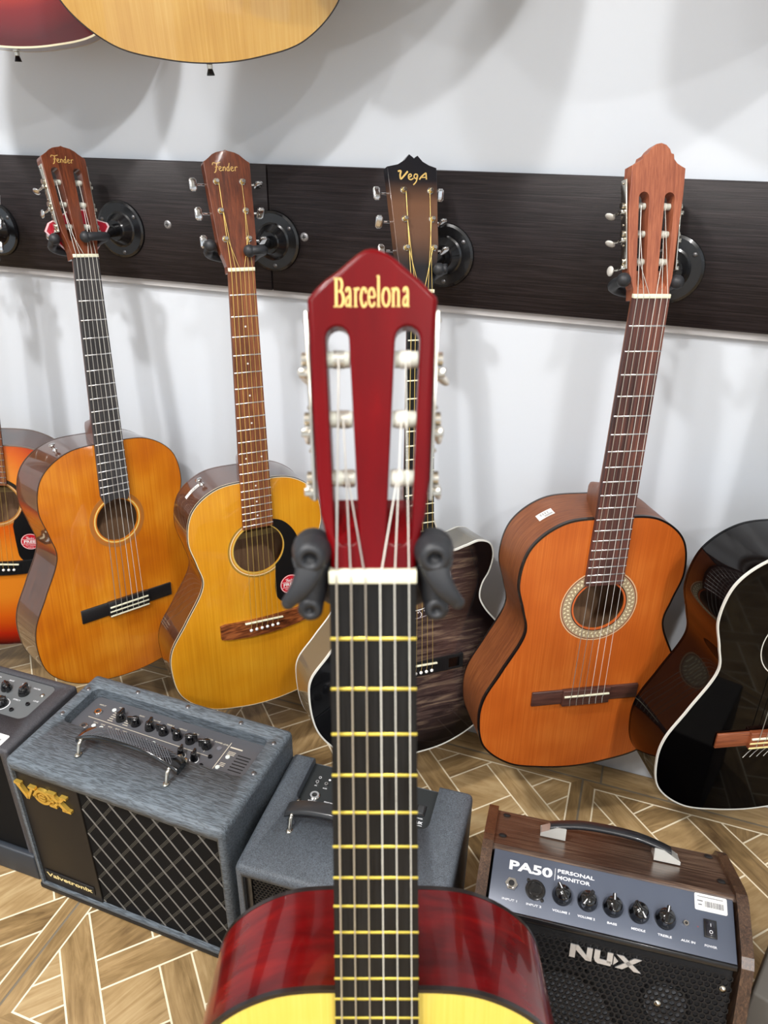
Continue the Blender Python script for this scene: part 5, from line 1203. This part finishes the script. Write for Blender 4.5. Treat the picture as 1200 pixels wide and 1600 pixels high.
for i, x in enumerate((0.10, 0.13, 0.16, 0.19)): chicken(cp, PT @ T(x, 0.180, 0), .3 * i, 0.0075, 0.012)
mb = MB(); mb.box(0.219, 0.233, 0.171, 0.190, 0.0, 0.002, PT, bev=.0006); sw = mb.build('power_switch', M_blackpl, cp); mb = MB(); mb.box(0.2205, 0.2305, 0.1725, 0.1885, 0.001, 0.0038, PT @ RY(0.0), bev=.0008); mb.build('rocker', plain('dark_grey_rocker', rgb(58, 60, 62), 0.3), sw)
strap_handle(A, 0.040, 0.205, 0.102, NH + 0.013, 0.018, 0.026, 0.010, plain('dark_grey_strap', rgb(40, 42, 45), 0.4, coat=.2))

# --- personal monitor with wood sides
PX = T(-0.085, -0.434, 0) @ RZ(radians(5.2)); PW = 0.296
A = empty('guitar_amplifier', 'brown wood-cased slanted amplifier with five large black knobs in a row', 'amplifier', PX)
M_wenge = wood('brown_woodgrain_vinyl', [(0.38, rgb(44, 32, 27)), (0.5, rgb(78, 60, 50)), (0.62, rgb(118, 98, 82))], scale=(3, 110, 110), rough=0.3, noise=2.5, bump=0.3, detail=8, dist=1.4, spec=0.35)
M_wengev = wood('brown_woodgrain_vinyl_side', [(0.38, rgb(38, 25, 18)), (0.5, rgb(68, 48, 36)), (0.62, rgb(106, 80, 58))], scale=(110, 110, 3), rough=0.35, noise=2.5, bump=0.3, coat=0.3, croug=0.3, detail=8, dist=1.4)
def prof(P, x0, x1, mb, mi=0, M_=None):
    """extrude a (y,z) profile between x0 and x1"""
    Mx = Matrix(((0, 0, 1, 0), (1, 0, 0, 0), (0, 1, 0, 0), (0, 0, 0, 1)))
    mb.extrude([P], x1, x0, Mx); return mb
SD = [(0.012, 0.0), (0.012, 0.262), (0.004, 0.281), (-0.006, 0.288), (-0.088, 0.3285), (-0.103, 0.334), (-0.116, 0.3335), (-0.174, 0.316), (-0.184, 0.308), (-0.310, 0.012), (-0.310, 0.0)]
for x0, x1 in ((-0.017, -0.003), (PW + 0.003, PW + 0.017)):
    mb = MB(); prof(SD, x0, x1, mb); o = mb.build('side_panel', M_wengev, A); bvm = o.modifiers.new('b', 'BEVEL'); bvm.width = 0.003; bvm.segments = 3; bvm.limit_method = 'ANGLE'; bvm.angle_limit = radians(60)
mb = MB(); prof([(0.004, 0.004), (0.004, 0.272), (-0.002, 0.279), (-0.096, 0.3265), (-0.103, 0.330), (-0.1075, 0.3285), (-0.110, 0.326), (-0.100, 0.30), (-0.05, 0.2), (-0.05, 0.004)], -0.003, PW + .003, mb)
cb = mb.build('wood_top', M_wenge, A); 
mb = MB(); prof([(-0.05, 0.004), (-0.05, 0.24), (-0.10, 0.300), (-0.158, 0.298), (-0.285, 0.006)], -0.003, PW + 0.003, mb); mb.build('inner_baffle', M_blackmat, A)
# panel frame
py0 = Vector((0, -0.1095, 0.3280)); pd = Vector((0, -0.0700, -0.0225)); pl_ = pd.length; pe = pd.normalized()
pn = Vector((1, 0, 0)).cross(-pe)   # outward normal
MPn = Matrix(((1, 0, 0, 0), (0, -pe.y, pn.y, py0.y), (0, -pe.z, pn.z, py0.z), (0, 0, 0, 1)))   # local y = up the panel (0 at top, negative down)
if pn.z < 0: print('normal check', pn)
mb = MB(); mb.box(0.0, PW, -0.0745, 0.0, -0.004, 0.0, MPn, bev=0.0008); cp = mb.build('control_panel', M_panelblk, A)
def pt(x, y): return MPn @ T(x / 1000, -y / 1000, 0.0002)
mb = MB(); M0 = MPn @ T(0, 0, 0.0002)
text(mb, 'PA50', 0.0215, -0.0225, 0.055, 0.0122, M0, bold=0.035); mb.box(0.0795, 0.0801, -0.024, -0.009, 0, 0.0003, M0); mb.build('title_printing', M_printw, cp); mb = MB()
text(mb, 'PERSONAL', 0.083, -0.0135, 0.046, 0.0046, M0, bold=0.02); text(mb, 'MONITOR', 0.083, -0.0215, 0.041, 0.0046, M0, bold=0.02)
for x, t_ in [(26.6, 'INPUT 1'), (57, 'INPUT 2'), (90.5, 'VOLUME 1'), (121.3, 'VOLUME 2'), (152.3, 'BASS'), (183.4, 'MIDDLE'), (214.2, 'TREBLE'), (241, 'AUX IN'), (267, 'POWER')]:
    text(mb, t_, x / 1000, -0.0610, 0.0024 * len(t_) + 0.002, 0.0026, M0, bold=0.02, align='c')
mb.build('panel_printing', M_printw, cp)
mb = MB(); mb.lathe([(0.0080, 0), (0.0080, 0.0028)], 6, pt(26.7, 40.6)); mb.lathe([(0.0080, 0.0028), (0.0050, 0.0028)], 6, pt(26.7, 40.6), smooth=False); mb.lathe([(0.0058, 0.0028), (0.0056, 0.005), (0.0038, 0.005), (0.0036, 0.001)], 20, pt(26.7, 40.6)); j = mb.build('jack_socket', M_chrome, cp)
mb = MB(); mb.lathe([(0.0038, 0.0015), (0.0001, 0.0015)], 16, pt(26.7, 40.6)); mb.build('socket_hole', M_blackmat, j)
mb = MB(); mb.lathe([(0.0125, 0), (0.0125, 0.0022), (0.0112, 0.0028), (0.0092, 0.0028), (0.0090, 0.0008), (0.0075, 0.0008), (0.0075, 0.0022), (0.0001, 0.0024)], 28, pt(57, 41.5)); xl = mb.build('combo_socket', M_blackpl, cp)
mb = MB()
for a in (90, 210, 330): mb.lathe([(0.0016, 0.003), (0.0001, 0.003)], 8, pt(57, 41.5) @ T(0.0034 * cos(radians(a)), 0.0034 * sin(radians(a)), 0))
mb.lathe([(0.0034, 0.0028), (0.0001, 0.0028)], 14, pt(57, 41.5)); mb.build('socket_hole', plain('deep_black', rgb(3, 3, 3), 0.8), xl)
mb = MB()
for s_ in (-1, 1): mb.lathe([(0.0024, 0), (0.0022, 0.0014), (0.0001, 0.0018)], 12, pt(57 + s_ * 9.5, 41.5 + s_ * 10.5))
mb.build('socket_screw', M_blacksteel, xl)
for x, an in [(90.6, 0.55), (121.6, 2.6), (152.6, 0.0), (183.7, 3.7), (214.9, -0.2)]:
    mb = MB(); Mk = pt(x, 40.4) @ RZ(an)
    mb.lathe([(0.0128, 0), (0.0128, 0.002), (0.0118, 0.005), (0.0104, 0.0075), (0.0098, 0.0125), (0.0082, 0.0148), (0.0001, 0.0162)], 28, Mk, sharp=False)
    mb.box(-0.0024, 0.0024, -0.0105, 0.0118, 0.003, 0.0168, Mk, bev=0.0012); k = mb.build('knob', M_knob, cp)
    mb = MB(); mb.box(-0.0005, 0.0005, 0.0035, 0.0110, 0.0166, 0.0171, Mk); mb.build('pointer_line', M_printw, k)
jack(cp, pt(239, 40.2), 0.0033)
mb = MB(); mb.lathe([(0.0008, 0.0004), (0.0001, 0.0006)], 8, pt(253, 40.5)); mb.build('indicator_lamp', plain('dull_red_lens', rgb(150, 60, 60), 0.3), cp)
mb = MB(); Ms = pt(267.3, 40.2); mb.box(-0.0075, 0.0075, -0.0105, 0.0105, 0, 0.002, Ms, bev=0.0006); sw = mb.build('power_switch', M_blackpl, cp)
mb = MB(); mb.box(-0.0052, 0.0052, -0.0085, 0.0085, 0.001, 0.0034, Ms, bev=0.0008); rk = mb.build('rocker', plain('navy_black_rocker', rgb(22, 24, 34), 0.2, coat=.4), sw)
mb = MB(); mb.box(-0.0003, 0.0003, 0.002, 0.0055, 0.0034, 0.0037, Ms); stroke(mb, arc(0, -0.0042, 0.0017, 0, 360, 14), 0.0006, Ms @ T(0, 0, 0.0034), 0.0003, False); mb.build('switch_symbols', M_printw, sw)
mb = MB(); mb.extrude([rrect(0.2505, 0.2885, -0.0205, -0.0005, 0.002)], 0.0006, 0.0001, MPn); lb = mb.build('price_label', M_paper, cp)
mb = MB(); Ml = MPn @ T(0, 0, 0.0007)
random.seed(3)
x = 0.2625
while x < 0.285: wd = random.choice([.0004, .0007, .0011]); mb.box(x, x + wd, -0.0155, -0.0085, 0, 0.0002, Ml); x += wd + random.choice([.0005, .0008])
mb.box(0.2535, 0.284, -0.0045, -0.0036, 0, 0.0002, Ml); mb.box(0.2535, 0.2600, -0.0100, -0.0085, 0, 0.0002, Ml); mb.box(0.2545, 0.2590, -0.0145, -0.0130, 0, 0.0002, Ml); mb.build('barcode_print', M_grayink, lb)
# grille
g0 = Vector((0, -0.1815, 0.3035)); gd = Vector((0, -0.118, -0.285)).normalized(); gn = Vector((1, 0, 0)).cross(-gd)
MG = Matrix(((1, 0, 0, 0), (0, -gd.y, gn.y, g0.y), (0, -gd.z, gn.z, g0.z), (0, 0, 0, 1)))
mb = MB(); mb.box(0, PW, -0.004, 0.003, -0.006, 0.002, MG, bev=0.001); mb.build('panel_lip', M_blackpl, A)
hexgrille('metal_grille', PW - 0.002, 0.235, 0.0078, 0.0021, 0.0018, M_hex, A, MG @ T(0.001, -0.243, 0))
mb = MB(); mb.box(0, PW, -0.30, 0.0, -0.016, -0.014, MG); mb.build('speaker_board', plain('charcoal_board', rgb(26, 26, 28), 0.7), A)
M_cone = plain('grey_paper_cone', rgb(76, 78, 82), 0.7)
for (x, y, r) in ((0.105, -0.135, 0.082), (0.226, -0.075, 0.030)):
    mb = MB(); Mc = MG @ T(x, y, -0.014); mb.lathe([(r, 0.0002), (r, 0.003), (r * .93, 0.006), (r * .86, 0.003), (r * .82, 0.002)], 40, Mc, sharp=False); sp_ = mb.build('speaker', M_blackmat, A)
    mb = MB(); mb.lathe([(r * .82, 0.002), (r * .4, 0.0008), (r * .38, 0.003), (r * .2, 0.008), (0.0001, 0.009)], 36, Mc, sharp=False); mb.build('speaker_cone', M_cone, sp_)
for (x, y) in ((0.284, -0.030), (0.215, -0.068), (0.012, -0.03)):
    mb = MB(); mb.lathe([(0.0045, 0.0), (0.004, 0.0018), (0.0001, 0.003)], 12, MG @ T(x, y, -0.001), sharp=False); mb.build('grille_screw', M_nickel, A)
lg = MB(); ML = MG @ T(0.106, -0.034, 0.001) @ SC(0.95, 0.9, 1)
def ls(P, w): stroke(lg, P, w, ML, 0.0016, False)
h_ = 0.0185
lg.add([(0, 0, 0.0016), (0.0072, 0, 0.0016), (0.0072, h_, 0.0016), (0, h_, 0.0016), (0, 0, 0), (0.0072, 0, 0), (0.0072, h_, 0), (0, h_, 0)], [(0, 1, 2, 3), (4, 0, 3, 7), (1, 5, 6, 2), (0, 4, 5, 1), (3, 2, 6, 7)], False, 0, ML)
def lpoly(P): lg.extrude([P], 0.0016, 0, ML)
lpoly([(0.0062, h_), (0.0100, h_), (0.0280, 0.0), (0.0208, 0.0), (0.0062, 0.0125)]); lpoly([(0.0210, 0.002), (0.0280, 0), (0.0280, h_), (0.0210, h_)])
lpoly([(0.0305, h_), (0.0305, 0.006), (0.0325, 0.002), (0.036, 0), (0.0520, 0), (0.0520, 0.0065), (0.0385, 0.0065), (0.0375, 0.0075), (0.0375, h_)]); lpoly([(0.0465, 0.003), (0.0535, 0.003), (0.0535, h_), (0.0465, h_)])
lpoly([(0.0555, 0), (0.0625, 0.0), (0.0685, 0.0095), (0.0625, h_), (0.0555, h_), (0.0615, 0.0095)]) if False else lpoly([(0.0548, 0.003), (0.0605, 0.0093), (0.0548, 0.0155)])
lpoly([(0.0575, h_), (0.0665, h_), (0.0895, 0), (0.0805, 0)]); lpoly([(0.0575, 0), (0.0665, 0), (0.0885, h_), (0.0795, h_)])
lg.build('letter_badge', M_silver, A)
# handle: chrome end caps and black grip
t0 = Vector((0, -0.0485, 0.3045)); sl_ = atan2(-0.0475, 0.094)
MT_ = T(0, -0.047, 0.3030) @ RX(-radians(26.5) * 1)   # local x right, y back-down, z normal to the wood top
HN = MB()
Ph = [(0.070, 0, 0.012), (0.088, 0, 0.017), (0.115, 0, 0.022), (0.150, 0, 0.0235), (0.185, 0, 0.022), (0.212, 0, 0.017), (0.230, 0, 0.012)]
V = []; CC = cat(Ph, 4); N = 14
for p in CC:
    for k in range(N): a = 2 * pi * k / N; V.append((p.x, p.y + .0105 * cos(a), p.z + .0052 * sin(a)))
HN.add(V, [(i * N + k, (i + 1) * N + k, (i + 1) * N + (k + 1) % N, i * N + (k + 1) % N) for i in range(len(CC) - 1) for k in range(N)], True, 0, MT_)
h = HN.build('handle', plain('black_rubber_grip', rgb(28, 30, 34), 0.35, coat=.3), A)
for x0, x1, s_ in ((0.058, 0.092, 1), (0.242, 0.208, -1)):
    mb = MB(); xm = (x0 * .35 + x1 * .65)
    Pp = [(x0, 0.0005), (x1, 0.0005), (x1, 0.0165), (xm, 0.016), (x0, 0.005)]
    if s_ < 0: Pp = Pp[::-1]
    mb.extrude([Pp], 0.012, -0.012, MT_ @ RX(pi / 2)); c_ = mb.build('handle_end_cap', plain('satin_silver_cap', rgb(205, 205, 200), 0.35, 0.5), h); bvm = c_.modifiers.new('b', 'BEVEL'); bvm.width = 0.0018; bvm.segments = 2
for x, y in ((0.010, 0.035), (0.008, -0.035), (0.287, 0.038), (0.289, -0.033)):
    mb = MB(); mb.lathe([(0.0055, 0), (0.0046, 0.001), (0.0001, 0.0016)], 14, MT_ @ T(x, y, 0.0002), sharp=False); mb.build('case_screw', M_blackmat, A)

# --- grey cabinet cut by the right edge
mb = MB(); mb.box(0, 0.24, -0.22, 0, 0.0, 0.20, bev=0.004)
o = mb.build('speaker_cabinet', plain('flat_grey_board', rgb(100, 96, 90), 0.6), M=T(0.269, -0.538, 0) @ RZ(radians(70))); tag(o, 'plain grey box at the lower right edge of the picture', 'box')
bpy.context.view_layer.update()
